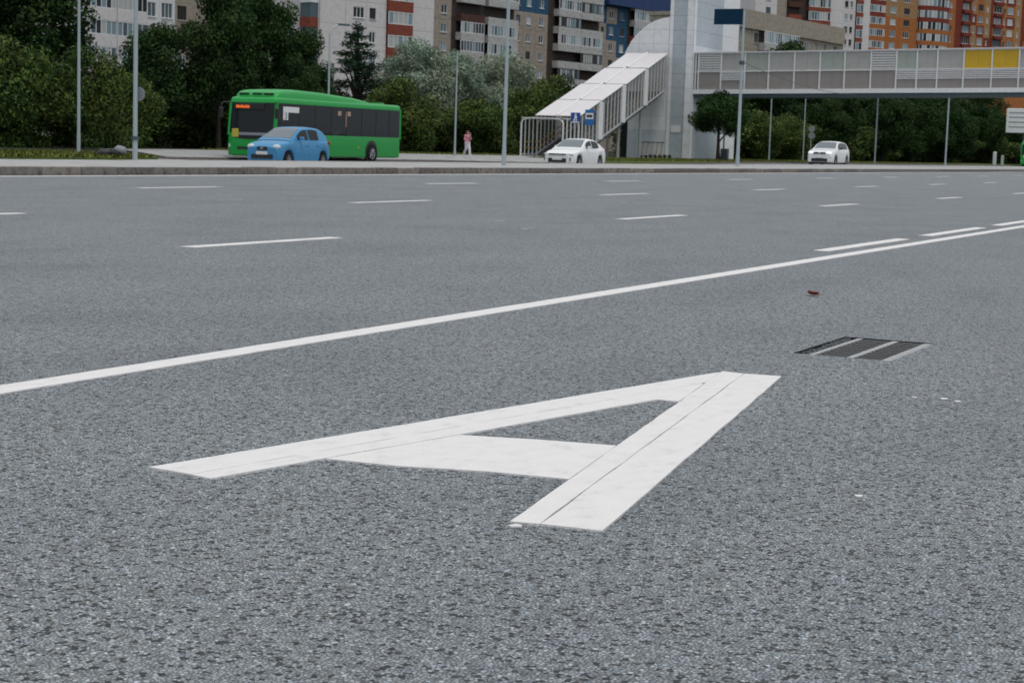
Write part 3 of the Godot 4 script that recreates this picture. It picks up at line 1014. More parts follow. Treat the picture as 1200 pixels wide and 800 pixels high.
func tower():
	var t = thing("bridge_tower", "tall white and grey panelled tower where the footbridge starts", "tower", Vector3(-48, 0, -124))
	# local axes: x = world x + 48, z = world z + 124
	var core = MB.new()
	core.span(Vector3(0.0, -0.1, -10.3), Vector3(1.91, 15.0, -0.05))
	part(t, "wall", core, M.cladding_grey)
	# hall under the curved roof
	var prof = [Vector2(-3.62, -0.1), Vector2(-3.62, 7.5), Vector2(-3.5, 7.9), Vector2(-3.05, 8.72), Vector2(-2.65, 9.2), Vector2(-2.26, 9.55), Vector2(-1.75, 9.95), Vector2(-1.18, 10.24), Vector2(-0.6, 10.42), Vector2(0.0, 10.5), Vector2(0.0, -0.1)]
	var h = MB.new()
	var row0 = prof.map(func(p): return Vector3(p.x, p.y, -0.05))
	var row1 = prof.map(func(p): return Vector3(p.x, p.y, -8.0))
	h.grid([row0.slice(0, 10), row1.slice(0, 10)], true, false, true)
	var ix = Geometry2D.triangulate_polygon(PackedVector2Array(prof))
	for i in range(0, ix.size(), 3):
		var a = prof[ix[i]]
		var b = prof[ix[i + 1]]
		var c = prof[ix[i + 2]]
		if (b - a).cross(c - a) < 0:
			var s = b; b = c; c = s
		h.tri(Vector3(a.x, a.y, -0.05), Vector3(b.x, b.y, -0.05), Vector3(c.x, c.y, -0.05))
	part(t, "hall", h, M.cladding_grey)
	# front panels of the hall, cut to the curve
	var rows = [-0.08, 1.06, 2.13, 3.2, 4.27, 5.34, 6.41, 7.48, 8.55, 9.62, 10.6]
	var cols = [-3.62, -2.42, -1.22, 0.0]
	var curve = PackedVector2Array(prof)
	for i in 3:
		for j in 10:
			var cell = PackedVector2Array([Vector2(cols[i] + 0.008, rows[j] + 0.008), Vector2(cols[i + 1] - 0.008, rows[j] + 0.008), Vector2(cols[i + 1] - 0.008, rows[j + 1] - 0.008), Vector2(cols[i] + 0.008, rows[j + 1] - 0.008)])
			for piece in Geometry2D.intersect_polygons(cell, curve):
				var m = MB.new()
				# prism() stands on x-z: turn it upright
				m.T = Transform3D(Basis(Vector3(1, 0, 0), Vector3(0, 0, 1), Vector3(0, 1, 0)), Vector3.ZERO)
				var pts = []
				for p in piece:
					pts.append(Vector2(p.x, p.y))
				m.prism(pts, -0.048, 0.0)
				part(t, "wall_panel", m, M.cladding_white if j > 1 else M.cladding_pale)
	var vs = []
	for j in 15:
		vs.append(-0.08 + j * 1.07)
	var front = Transform3D()
	panel_grid(t, "wall_panel", front, [0.02, 0.33], vs, func(_i, _j): return M.cladding_white)
	panel_grid(t, "wall_panel", Transform3D(Basis(), Vector3(0, 0, -0.04)), [0.33, 1.40], vs, func(_i, _j): return M.cladding_grey)
	panel_grid(t, "wall_panel", Transform3D(Basis(), Vector3(0, 0, 0.03)), [1.40, 1.93], vs, func(_i, _j): return M.cladding_white)
	var side = Transform3D(Basis(Vector3(0, 0, -1), Vector3.UP, Vector3(1, 0, 0)), Vector3(1.91, 0, 0.0))
	panel_grid(t, "wall_panel", side, [0.02, 0.5], vs, func(_i, _j): return M.cladding_white)
	panel_grid(t, "wall_panel", side, [0.5, 3.4, 6.4], vs, func(_i, j): return M.cladding_grey if j < 3 or j > 7 else M.cladding_pale)
	panel_grid(t, "wall_panel", side, [6.4, 10.2], vs, func(_i, _j): return M.cladding_white)
	# notices on the wall
	for q in [[0.42, 2.0, 0.75, 0.5], [-0.9, 2.1, 0.0, 0.0]]:
		if q[2] > 0:
			var m = MB.new()
			m.span(Vector3(q[0], q[1], -0.02), Vector3(q[0] + q[2], q[1] + q[3], 0.03))
			part(t, "notice_board", m, M.sign_white)
	var dw = MB.new()  # dark slab painting the shade between stair and hall; no door here
	dw.span(Vector3(-3.6, 0.0, -0.03), Vector3(-3.1, 2.7, 0.02))
	part(t, "gap_shade", dw, M.pit_dark)
	# curved roof sheets
	for j in 4:
		for i in range(1, 9):
			var a0 = prof[i]
			var a1 = prof[i + 1]
			var m = MB.new()
			var z0 = -0.02 - j * 2.0
			var z1 = z0 - 1.98
			var n = Vector3(a0.y - a1.y, a1.x - a0.x, 0).normalized() * 0.03
			m.quad(Vector3(a0.x, a0.y, z1) + n, Vector3(a0.x, a0.y, z0) + n, Vector3(a1.x, a1.y, z0) + n, Vector3(a1.x, a1.y, z1) + n)
			m.quad(Vector3(a0.x, a0.y, z0), Vector3(a1.x, a1.y, z0), Vector3(a1.x, a1.y, z0) + n, Vector3(a0.x, a0.y, z0) + n)
			part(t, "roof_sheet", m, M.cladding_white)
func stair():
	var t = thing("covered_stair", "covered white stair with stepped pale roofs climbing to the tower", "staircase", Vector3(-48, 0, -105.4))
	# local: x 0 = near side, -3.05 = far side; z 0 = portal, -18.4 = tower
	var W = -3.05
	# roof line (z, y) of the four modules and the underside line
	var mods = [[-2.6, 2.72, -5.64, 3.85], [-6.3, 3.90, -9.62, 5.12], [-10.5, 5.18, -13.75, 6.44], [-14.6, 6.52, -17.95, 7.78]]
	var floor_y = func(z): return clampf((-z - 2.3) * 0.322, 0.0, 5.05)
	var roof_y = func(z):
		if z > -2.6:
			return lerp(2.55, 2.70, -z / 2.6)
		for q in mods:
			if z >= q[2]:
				return lerp(q[1], q[3], clampf((z - q[0]) / (q[2] - q[0]), 0.0, 1.0))
		return 7.78
	for q in mods:
		for s in [[0.06, -1.46], [-1.60, -3.11]]:
			var m = MB.new()
			var a = Vector3(s[0], q[1], q[0] + 0.25)
			var b = Vector3(s[0], q[3], q[2] - 0.12)
			var c = Vector3(s[1], q[3], q[2] - 0.12)
			var d = Vector3(s[1], q[1], q[0] + 0.25)
			var up = Vector3(0, 0.05, 0)
			m.quad(d + up, a + up, b + up, c + up)
			m.quad(a, d, c, b)
			m.quad(d, a, a + up, d + up)
			m.quad(a, b, b + up, a + up)
			m.quad(c, d, d + up, c + up)
			m.quad(b, c, c + up, b + up)
			part(t, "roof_panel", m, M.roof_sheet)
		var r = MB.new()
		r.tube([Vector3(-1.53, q[1] + 0.05, q[0] + 0.3), Vector3(-1.53, q[3] + 0.05, q[2] - 0.15)], 0.09, 6)
		part(t, "roof_rib", r, M.frame_white)
		for x in [0.07, -3.12]:
			var e = MB.new()
			e.tube([Vector3(x, q[1], q[0] + 0.27), Vector3(x, q[3], q[2] - 0.14)], 0.055, 6)
			part(t, "roof_edge", e, M.steel_white)
	# flat entrance canopy
	var cp = MB.new()
	cp.span(Vector3(W, 2.50, -2.55), Vector3(0.0, 2.56, 0.05))
	part(t, "canopy", cp, M.roof_sheet)
	# joint boxes between the modules, both sides
	for q in [[-5.66, 1.25, 3.82], [-9.64, 2.5, 5.10], [-13.78, 3.83, 6.42]]:
		for x in [0.02, W - 0.1]:
			var m = MB.new()
			m.bevel(Vector3(x + 0.04, (q[1] + q[2]) * 0.5, q[0] - 0.33), Vector3(0.16, q[2] - q[1], 0.64), 0.02)
			part(t, "joint_box", m, M.cladding_white)
	# portal frames with rounded shoulders
	for z in [0.0, -2.5]:
		for s in [0.0, W]:
			var k = 1.0 if s == 0.0 else -1.0
			var m = MB.new()
			m.tube([Vector3(s, -0.05, z), Vector3(s, 2.15, z), Vector3(s - 0.08 * k, 2.36, z), Vector3(s - 0.3 * k, 2.47, z), Vector3(s - 0.55 * k, 2.5, z)], 0.06, 8)
			part(t, "portal_post", m, M.steel_white)
		var b = MB.new()
		b.tube([Vector3(-0.5, 2.5, z), Vector3(W + 0.5, 2.5, z)], 0.055, 8)
		part(t, "portal_beam", b, M.steel_white)
	for s in [0.0, W]:
		var m = MB.new()
		m.tube([Vector3(s, 0.12, 0), Vector3(s, 0.12, -2.9)], 0.04, 6)
		part(t, "floor_rail", m, M.steel_white)
		m = MB.new()
		m.tube([Vector3(s, floor_y.call(-2.5) + 0.05, -2.5), Vector3(s, 5.05, -18.0)], 0.09, 6)
		part(t, "stringer", m, M.steel_grey)
	# side mullions with panes between them
	var z = -0.62
	while z > -18.0:
		for s in [0.0, W]:
			var y0 = max(0.0, floor_y.call(z) - 0.1)
			var y1 = roof_y.call(z) - 0.03
			var m = MB.new()
			m.span(Vector3(s - 0.035, y0, z - 0.03), Vector3(s + 0.035, y1, z + 0.03))
			part(t, "mullion", m, M.steel_white)
			if z < -3.0:
				m = MB.new()
				var z2 = z - 0.55
				m.quad(Vector3(s, max(0.0, floor_y.call(z) - 0.05), z - 0.03), Vector3(s, max(0.0, floor_y.call(z2) - 0.05), z2 - 0.03), Vector3(s, roof_y.call(z2) - 0.06, z2 - 0.03), Vector3(s, roof_y.call(z) - 0.06, z - 0.03))
				part(t, "pane", m, M.pane_haze)
		z -= 0.61
	# steps and handrails
	var step = MB.new()
	step.span(Vector3(W + 0.1, 0.0, -0.52), Vector3(-0.1, 0.166, 0.0))
	var sm = step.mesh()
	for i in 30:
		part(t, "step", sm, M.step_stone, at(0, i * 0.1645 + 0.02, -2.6 - i * 0.51))
	var sof = MB.new()
	sof.quad(Vector3(W + 0.1, -0.02, -3.2), Vector3(W + 0.1, 4.9, -18.3), Vector3(-0.1, 4.9, -18.3), Vector3(-0.1, -0.02, -3.2))
	part(t, "flight_underside", sof, M.steel_grey)
	for s in [-0.16, W + 0.16]:
		for h in [0.55, 0.95]:
			var m = MB.new()
			m.tube([Vector3(s, h, -0.2), Vector3(s, h, -2.4), Vector3(s, 5.05 + h, -18.1)], 0.03, 6)
			part(t, "handrail", m, M.rail_yellow)
	# columns below
	for q in [[-6.0, 1.2], [-10.0, 2.4], [-14.1, 3.75]]:
		for s in [-0.25, W + 0.25]:
			var m = MB.new()
			m.tube([Vector3(s, -0.1, q[0]), Vector3(s, q[1], q[0])], 0.11, 8)
			part(t, "column", m, M.steel_grey)
func span_over_road():
	var t = thing("footbridge", "enclosed grey footbridge crossing high over the avenue with two yellow panels", "footbridge", Vector3(-46.05, 4.88, -124.35))
	# local x runs over the road; the deck climbs gently
	var rise = func(x): return 0.0205 * min(x, 36.0)
	var L = 52.0
	var xs = [0.14, 0.35, 2.13, 3.97, 5.80, 7.73, 9.64, 11.46, 13.37, 15.20, 16.65, 18.09, 19.91, 21.84, 23.68]
	while xs[-1] < L - 1.9:
		xs.append(xs[-1] + 1.86)
	var bar = func(called, x0, x1, y0, y1, z0, z1, mt):
		var m = MB.new()
		var a = rise.call(x0)
		var b = rise.call(x1)
		var p = [Vector3(x0, y0 + a, z1), Vector3(x1, y0 + b, z1), Vector3(x1, y1 + b, z1), Vector3(x0, y1 + a, z1), Vector3(x0, y0 + a, z0), Vector3(x1, y0 + b, z0), Vector3(x1, y1 + b, z0), Vector3(x0, y1 + a, z0)]
		m.quad(p[0], p[1], p[2], p[3])
		m.quad(p[5], p[4], p[7], p[6])
		m.quad(p[3], p[2], p[6], p[7])
		m.quad(p[4], p[5], p[1], p[0])
		m.quad(p[1], p[5], p[6], p[2])
		m.quad(p[4], p[0], p[3], p[7])
		return part(t, called, m, mt)
	for i in 6:
		var x0 = 0.02 + i * 8.6
		var x1 = min(x0 + 8.6, L)
		bar.call("edge_beam", x0, x1, 0.0, 0.31, -0.12, 0.10, M.steel_white)
		bar.call("edge_beam", x0, x1, 0.0, 0.31, -3.1, -2.9, M.steel_white)
		bar.call("girder", x0, x1, -0.26, -0.003, -0.9, -0.06, M.galvanised_dark)
		bar.call("girder", x0, x1, -0.26, -0.003, -2.95, -2.1, M.galvanised_dark)
		bar.call("deck", x0, x1, 0.05, 0.2, -2.895, -0.125, M.steel_grey)
		bar.call("roof", x0, x1, 3.0, 3.07, -3.15, 0.12, M.roof_sheet)
		bar.call("top_rail", x0, x1, 2.93, 2.998, -0.03, 0.06, M.steel_white)
		bar.call("mid_rail", x0, x1, 1.60, 1.67, -0.03, 0.055, M.steel_white)
		bar.call("mid_rail", x0, x1, 1.60, 1.67, -3.03, -2.95, M.steel_white)
	for i in xs.size():
		var x = xs[i]
		bar.call("mullion", x - 0.045, x + 0.045, 0.31, 2.93, -0.05, 0.08, M.steel_white)
		bar.call("mullion", x - 0.045, x + 0.045, 0.31, 2.93, -3.06, -2.96, M.steel_white)
		if i + 1 >= xs.size():
			continue
		var x1 = xs[i + 1]
		var mid = (x + x1) * 0.5
		var up = M.panel_milk if (i % 3) else M.panel_green
		if i == 0:
			up = M.shade_and_dark_panel
		if i in [12, 13]:
			up = M.panel_yellow
		var low = M.shade_and_dark_panel if i == 0 else M.panel_taupe
		var pieces = 2 if x1 - x > 1.0 else 1
		for j in pieces:
			var a = lerp(x + 0.047, x1 - 0.047, j / float(pieces)) + 0.004
			var b = lerp(x + 0.047, x1 - 0.047, (j + 1) / float(pieces)) - 0.004
			bar.call("upper_panel", a, b, 1.675, 2.925, -0.03, -0.012 - 0.005 * j, up)
			bar.call("lower_panel", a, b, 0.315, 1.595, -0.03, -0.012 - 0.005 * j, low)
		bar.call("back_panel", x + 0.05, x1 - 0.05, 0.32, 2.92, -3.03, -3.0, M.panel_milk)
		# louvre blades, each a slat of its own
		var rows = []
		if i == 1 or i == 8:
			rows = [1.72, 1.90, 2.08, 2.26, 2.44, 2.62, 2.80]
		elif i == 2:
			rows = [1.00, 1.13, 1.26, 1.39, 1.52]
		elif i >= 9 and i <= 14:
			rows = [0.98, 1.11, 1.24, 1.37, 1.50]
		for y in rows:
			bar.call("louvre_slat", x + 0.05, x1 - 0.05, y, y + 0.065, -0.008, 0.045, M.steel_white)
	# pier beyond the near pavement
	var m = MB.new()
	m.bevel(Vector3(50.6, -2.2, -1.5), Vector3(1.2, 5.3, 2.6), 0.05)
	part(t, "pier", m, M.concrete_grey)

# ---------------------------------------------------------------- trees
func leaf_mass(m, lobes, per, size, ca, cb, droop = 0.0, slim = 0.5):
	# leaf-sized faces through each lobe, denser towards its skin; hue differs leaf by leaf and branch by branch
	for L in lobes:
		var tint = rng.randf_range(0.8, 1.2)
		var warm = rng.randf_range(-0.15, 0.15)
		var n = int(per * L[1].x * L[1].z)
		for i in n:
			var d = Vector3(rng.randfn(), rng.randfn(), rng.randfn()).normalized()
			var p = L[0] + d * L[1] * pow(rng.randf(), 0.38)
			if p.y < 0.05:
				p.y = rng.randf_range(0.02, 0.5)
			var f = (d + Vector3(rng.randfn(), rng.randfn(), rng.randfn()) * 0.75).normalized()
			var a = f.cross(Vector3(rng.randfn(), rng.randfn() * (1.0 - droop) - droop * 3.0, rng.randfn())).normalized()
			if droop > 0.0:
				a = (a + Vector3(0, -droop * 1.5, 0)).normalized()
			var b = f.cross(a).normalized()
			var s = size * rng.randf_range(0.6, 1.35)
			a *= s * 0.5
			b *= s * 0.5 * slim
			var t = rng.randf()
			var col = ca.lerp(cb, t) * tint
			col.r *= 1.0 + warm
			m.v.append(p - a); m.v.append(p + b); m.v.append(p + a)
			m.v.append(p - a); m.v.append(p + a); m.v.append(p - b)
			for k in 6:
				m.n.append(f)
				m.c.append(col)
func dome_lobes(n, c, R, r0, r1, low = -0.25):
	var out = []
	for i in n:
		var d = Vector3(rng.randfn(), rng.randfn(), rng.randfn()).normalized()
		if d.y < low:
			d.y = -d.y * 0.6
		var r = rng.randf_range(r0, r1)
		out.append([c + d * R * rng.randf_range(0.5, 0.92), Vector3(r, r * rng.randf_range(0.7, 0.95), r)])
	return out
func trunk_mesh(h, r, lobes, fork = 0.35):
	var m = MB.new()
	var pts = []
	var rs = []
	for i in 6:
		var t = i / 5.0
		pts.append(Vector3(sin(t * 3.0) * 0.08 * h * 0.1, -0.15 + t * (h + 0.15), cos(t * 2.3) * 0.06 * h * 0.1 - 0.06 * h * 0.1))
		rs.append(r * (1.25 if i == 0 else 1.0) * (1.0 - 0.72 * t))
	m.tube(pts, rs, 8)
	for i in range(0, lobes.size(), max(1, int(lobes.size() / 9))):
		var q = lobes[i][0]
		var y = clampf(q.y * 0.55, h * fork * 0.6, h * 0.85)
		var a = Vector3(pts[2].x, y, pts[2].z)
		var mid = a.lerp(q, 0.55) + Vector3(0, 0.12 * h * 0.3, 0)
		m.tube([a, mid, q], [r * 0.42, r * 0.26, r * 0.08], 6)
	return m.mesh()
func protos():
	var P = {}
	var make = func(kind, lobes, per, size, ca, cb, droop, slim, h, r, sd):
		rng.seed = sd
		var m = MB.new()
		var lb = lobes.call()
		leaf_mass(m, lb, per, size, ca, cb, droop, slim)
		P[kind] = [m.mesh(), trunk_mesh(h, r, lb)]
	var dk = Color(0.008, 0.026, 0.012)
	var md = Color(0.040, 0.080, 0.019)
	var lt = Color(0.105, 0.150, 0.030)
	for i in 3:
		make.call("round%d" % i, func(): return dome_lobes(34, Vector3(0, 1.75, 0), Vector3(2.0, 2.4, 2.0), 0.65, 1.1, -2.0) + [[Vector3(0, 1.6, 0), Vector3(1.6, 1.6, 1.6)]], 900, 0.17, dk * 1.3, lt, 0.25, 0.5, 3.0, 0.10, 100 + i)
	for i in 3:
		make.call("tall%d" % i, func(): return dome_lobes(46, Vector3(0, 5.0, 0), Vector3(2.35, 3.6, 2.35), 0.7, 1.25, -0.9) + [[Vector3(0, 5, 0), Vector3(1.8, 3.0, 1.8)]], 620, 0.20, dk, md, 0.0, 0.55, 7.0, 0.17, 200 + i)
	for i in 2:
		make.call("wide%d" % i, func(): return dome_lobes(52, Vector3(0, 3.5, 0), Vector3(3.6, 3.4, 3.2), 0.8, 1.35, -0.95) + [[Vector3(0, 3, 0), Vector3(2.6, 2.6, 2.4)]], 560, 0.22, dk, md, 0.0, 0.55, 5.0, 0.16, 300 + i)
	for i in 2:
		make.call("silver%d" % i, func(): return dome_lobes(50, Vector3(0, 5.2, 0), Vector3(4.0, 3.9, 3.6), 0.8, 1.4, -0.8) + [[Vector3(0, 4.6, 0), Vector3(2.8, 3.2, 2.6)]], 560, 0.26, Color(0.14, 0.20, 0.14), Color(0.32, 0.38, 0.29), 0.3, 0.34, 7.0, 0.2, 400 + i)
	make.call("umbrella", func(): return dome_lobes(54, Vector3(0, 3.45, 0), Vector3(2.2, 1.95, 2.2), 0.55, 0.85, -0.55) + [[Vector3(0, 3.5, 0), Vector3(1.8, 1.4, 1.8)]], 1200, 0.17, dk, md, 0.35, 0.5, 4.0, 0.17, 500)
	make.call("spruce", func():
		var out = []
		for k in 90:
			var y = 0.5 + 6.9 * pow(rng.randf(), 1.15)
			var R = 1.85 * pow(1.0 - y / 7.5, 0.85) * rng.randf_range(0.55, 1.15)
			var t = rng.randf() * TAU
			out.append([Vector3(cos(t) * R * 0.72, y - R * 0.2, sin(t) * R * 0.72), Vector3(0.2 + R * 0.34, 0.14 + 0.1 * R, 0.2 + R * 0.34)])
		out.append([Vector3(0, 7.2, 0), Vector3(0.16, 0.45, 0.16)])
		return out, 620, 0.17, Color(0.010, 0.030, 0.018), Color(0.030, 0.058, 0.028), 0.4, 0.3, 7.2, 0.13, 600)
	return P
func tree(P, called, kind, label, x, z, h, w, group, base = [4.6, 4.6], turn = 0.0):
	var t = thing(called, label, "shrub" if called in ["round_shrub", "thicket_bush"] else "tree", Vector3(x, -0.03, z), turn, group)
	t.scale = Vector3(w / base[1], h / base[0], w / base[1])
	part(t, "trunk", P[kind][1], M.bark)
	part(t, "crown", P[kind][0], M.leaves)
func trees():
	var P = protos()
	var B = {"round": [4.6, 4.9], "tall": [9.2, 6.2], "wide": [7.4, 8.8], "silver": [9.8, 9.6], "umbrella": [5.75, 5.4], "spruce": [7.4, 3.7]}
	var n = 0
	for q in [
		["round_shrub", "round0", -52.0, -58.0, 4.8, 5.0, "big rounded dark shrub at the far left behind the median lawn"],
		["round_shrub", "round1", -51.0, -61.4, 4.7, 4.2, "rounded shrub right of the thin grey post on the lawn"],
		["round_shrub", "round2", -52.0, -65.6, 3.9, 3.6, "low rounded shrub behind the tall post with the round sign"],
		["leafy_tree", "tall0", -66.0, -74.6, 11.4, 8.2, "tall dark tree at the top left corner"],
		["leafy_tree", "tall2", -58.0, -75.6, 7.2, 5.4, "dense mid green tree just behind the tall post with the round sign"],
		["leafy_tree", "tall1", -56.0, -78.2, 9.9, 5.2, "tall dense tree left of the green bus with two bare stems"],
		["leafy_tree", "tall0", -56.5, -83.0, 10.0, 5.0, "tall dark tree rising behind the roof of the green bus"],
		["leafy_tree", "tall2", -55.0, -84.5, 7.6, 4.6, "broad tree behind the middle of the green bus"],
		["leafy_tree", "wide0", -52.5, -81.5, 5.6, 4.2, "bright green bushy tree beside the lamp post behind the bus"],
		["spruce_tree", "spruce", -58.0, -95.6, 7.9, 7.0, "dark pointed spruce in front of the white panel block"],
		["willow_tree", "silver0", -72.0, -128.5, 9.4, 9.4, "silvery grey willow below the red loggias"],
		["willow_tree", "silver1", -75.0, -150.0, 10.2, 10.2, "silvery grey willow behind the lamp post near the stair"],
		["willow_tree", "silver0", -74.0, -139.0, 9.0, 8.0, "silvery willow between the two larger willows"],
		["round_shrub", "round1", -54.0, -94.4, 4.9, 5.4, "rounded dark shrub behind the rear of the green bus"],
		["round_shrub", "round2", -55.0, -107.0, 4.3, 5.4, "rounded dark shrub behind the walking person"],
		["round_shrub", "round0", -58.0, -122.0, 5.8, 6.2, "big dark shrub beside the entrance of the covered stair"],
		["round_shrub", "round1", -61.0, -133.0, 7.0, 6.0, "tall yellowish green shrub showing over the stair's lowest roof"],
		["shade_tree", "umbrella", -42.9, -121.6, 5.3, 5.4, "mushroom shaped tree with a clear stem beside the tower"],
		["round_shrub", "round2", -52.0, -160.0, 5.1, 4.8, "drooping rounded bush right of the mushroom shaped tree"],
		["round_shrub", "round0", -52.0, -169.0, 4.8, 4.6, "drooping rounded bush left of the white crossover"],
		["leafy_tree", "tall0", -70.0, -222.0, 17.0, 10.0, "tree top rising above the bridge beside the tower"],
		["leafy_tree", "wide0", -53.0, -186.0, 8.6, 9.0, "dark spreading tree under the bridge behind the white crossover"],
		["leafy_tree", "wide1", -52.0, -205.0, 8.8, 9.4, "dark spreading tree under the bridge left of the thin grey post"],
		["leafy_tree", "wide0", -52.5, -222.0, 9.0, 9.4, "dark spreading tree under the bridge between two thin grey posts"],
		["leafy_tree", "wide1", -52.0, -240.0, 9.4, 10.0, "mid green spreading tree under the bridge behind the right thin post"],
		["leafy_tree", "wide0", -51.5, -262.0, 9.6, 9.6, "dark spreading tree under the yellow bridge panels"],
		["leafy_tree", "tall1", -50.5, -283.0, 9.0, 7.0, "tree at the far right behind the pale posts"],
	]:
		var k = q[1].rstrip("0123456789")
		n += 1
		tree(P, q[0], q[1], q[6], q[2], q[3], q[4], q[5], {"round_shrub": "rounded shrubs along the far verge", "leafy_tree": "leafy trees behind the far road", "willow_tree": "silvery willows"}.get(q[0], ""), B[k], n * 1.9)
	# the thicket behind the first row
	var i = 0
	for g in [["left of the bus", [[-57, -54], [-58, -61], [-57, -68], [-60, -74], [-59, -81]]], ["behind the bus and the person", [[-60, -88], [-61, -95], [-60, -101], [-61, -108], [-60, -115], [-64, -122], [-66, -131], [-66, -141]]], ["right of the tower", [[-57, -148], [-57, -157], [-57, -166], [-57, -176], [-57, -187], [-57, -199], [-57, -212], [-57, -227], [-57, -243], [-56, -260], [-55, -278], [-54, -298], [-53, -320]]]]:
		for q in g[1]:
			i += 1
			var near = q[1] > -145
			tree(P, "thicket_bush", "round%d" % (i % 3), "dark low bush in the thicket %s, %s from the left" % [g[0], ["first", "second", "third", "fourth", "fifth", "sixth", "seventh", "eighth", "ninth", "tenth", "eleventh", "twelfth", "last"][g[1].find(q)]], q[0], q[1], 3.6 if near else 5.2, 8.0 if near else 12.5, "dark thicket " + g[0], B.round, i * 1.3)
	i = 0
	for q in [[-64, -196, 13.5, "first"], [-64, -214, 14.5, "second"], [-63, -232, 15.0, "third"], [-62, -252, 16.0, "fourth"], [-61, -274, 16.5, "fifth"], [-60, -298, 16.5, "last"]]:
		tree(P, "leafy_tree", "tall%d" % (i % 3), "tall dark tree behind the bridge deck, %s of six from the tower" % q[3], q[0], q[1], q[2] * 0.86, 12.0, "tall trees behind the bridge deck", B.tall, i * 2.1)
		i += 1

# ---------------------------------------------------------------- street furniture
func street_things():
	rng.seed = 77
	lamp_posts()
	signs()
	scooters()
	small_things()
func pole(m, h, r0, r1, base = true):
	m.tube([Vector3(0, -0.1, 0), Vector3(0, h, 0)], [r0, r1], 12)
	if base:
		m.tube([Vector3(0, -0.1, 0), Vector3(0, 0.5, 0), Vector3(0, 0.52, 0)], [r0 * 1.12, r0 * 1.12, r0], 12)
func lamp_head(t, h, dir, reach, mt):
	var m = MB.new()
	m.tube([Vector3(0, h - 0.02, 0), Vector3(0, h + 0.25, 0) + dir * 0.1, Vector3(0, h + 0.42, 0) + dir * 0.4, Vector3(0, h + 0.5, 0) + dir * reach], 0.035, 8)
	part(t, "lamp_arm", m, mt)
	m = MB.new()
	m.T = Transform3D(Basis(dir.cross(Vector3.UP), Vector3.UP, -dir), Vector3(0, h + 0.5, 0) + dir * (reach + 0.25))
	m.bevel(Vector3.ZERO, Vector3(0.22, 0.10, 0.62), 0.03)
	part(t, "lamp_head", m, M.galvanised_dark)
func lamp_posts():
	var to_road = Vector3(1, 0, 0)
	for q in [
		[-25.2, 0.15, -32.0, 9.0, 0.053, 0.040, "tall pale blue post with a round sign plate left of the green bus", true, 1],
		[-24.5, 0.10, -49.4, 9.0, 0.062, 0.045, "tall blue grey lamp post between the walking person and the white sedan", true, 1],
		[-29.5, 0.15, -35.2, 8.5, 0.042, 0.024, "thin grey post standing on the median lawn", false, 0],
		[-47.0, -0.2, -74.9, 6.1, 0.06, 0.045, "lamp post with a curved arm behind the green bus", true, 2],
		[-46.5, -0.2, -87.5, 5.9, 0.06, 0.035, "thin grey post behind the walking person", false, 0],
		[-50.0, -0.02, -155.7, 6.6, 0.065, 0.045, "thin pale post in front of the drooping bushes", false, 0],
		[-50.0, -0.02, -166.4, 6.8, 0.06, 0.04, "thin pale post left of the white crossover", false, 0],
		[-33.05, -0.06, -128.2, 7.0, 0.06, 0.045, "slender post under the bridge right of the white crossover", false, 0],
		[-33.0, -0.06, -151.8, 7.2, 0.075, 0.06, "slender post under the bridge below the grey louvres", false, 0]]:
		var t = thing("lamp_post", q[6], "lamp post", Vector3(q[0], q[1], q[2]), 0.0, "posts along the avenue")
		var m = MB.new()
		pole(m, q[3], q[4], q[5])
		part(t, "pole", m, M.galvanised)
		if q[8] > 0:
			lamp_head(t, q[3], to_road if q[8] == 1 else Vector3(0.55, 0, -0.83), 1.2 if q[8] == 1 else 0.5, M.galvanised)
		if q[2] == -32.0:
			m = MB.new()
			m.tube([Vector3(0.03, 1.48, -0.085), Vector3(0.03, 1.48, -0.10)], 0.16, 20)
			part(t, "sign_plate", m, M.sign_back)
			m = MB.new()
			m.tube([Vector3(0, 0.45, 0), Vector3(0, 0.53, 0)], 0.088, 12)
			part(t, "clamp_band", m, M.galvanised_dark)
	# post with the banner
	var b = thing("banner_post", "pale post carrying a navy banner box beside the tower", "banner post", Vector3(-27.0, 0.02, -79.3))
	var m = MB.new()
	pole(m, 7.3, 0.085, 0.055)
	part(b, "pole", m, M.galvanised)
	m = MB.new()
	m.bevel(Vector3(-0.75, 7.0, 0.0), Vector3(1.42, 0.72, 0.14), 0.02)
	part(b, "banner_box", m, M.banner_navy)
	m = MB.new()
	m.tube([Vector3(0, 4.78, 0), Vector3(0, 4.95, 0)], 0.13, 10)
	part(b, "clamp_band", m, M.galvanised_dark)
	var w = MB.new()
	var pts = []
	for i in 13:
		var s = i / 12.0
		pts.append(Vector3(-26.9, 4.9, -79.3).lerp(Vector3(-33.5, 5.0, -124.0), s) - Vector3(0, 1.4 * s * (1.0 - s), 0))
	w.tube(pts, 0.018, 5)
	var o = part(self, "overhead_cable", w, M.black_trim)
	tag(o, "thin black cable slung from the banner post to the bridge", "cable")
func figure_plate(t, polys, mt, z):
	for p in polys:
		var m = MB.new()
		m.T = Transform3D(Basis(Vector3(1, 0, 0), Vector3(0, 0, 1), Vector3(0, 1, 0)), Vector3(0, 0, z))
		m.prism(p, 0.0, 0.004)
		part(t, "symbol", m, mt)
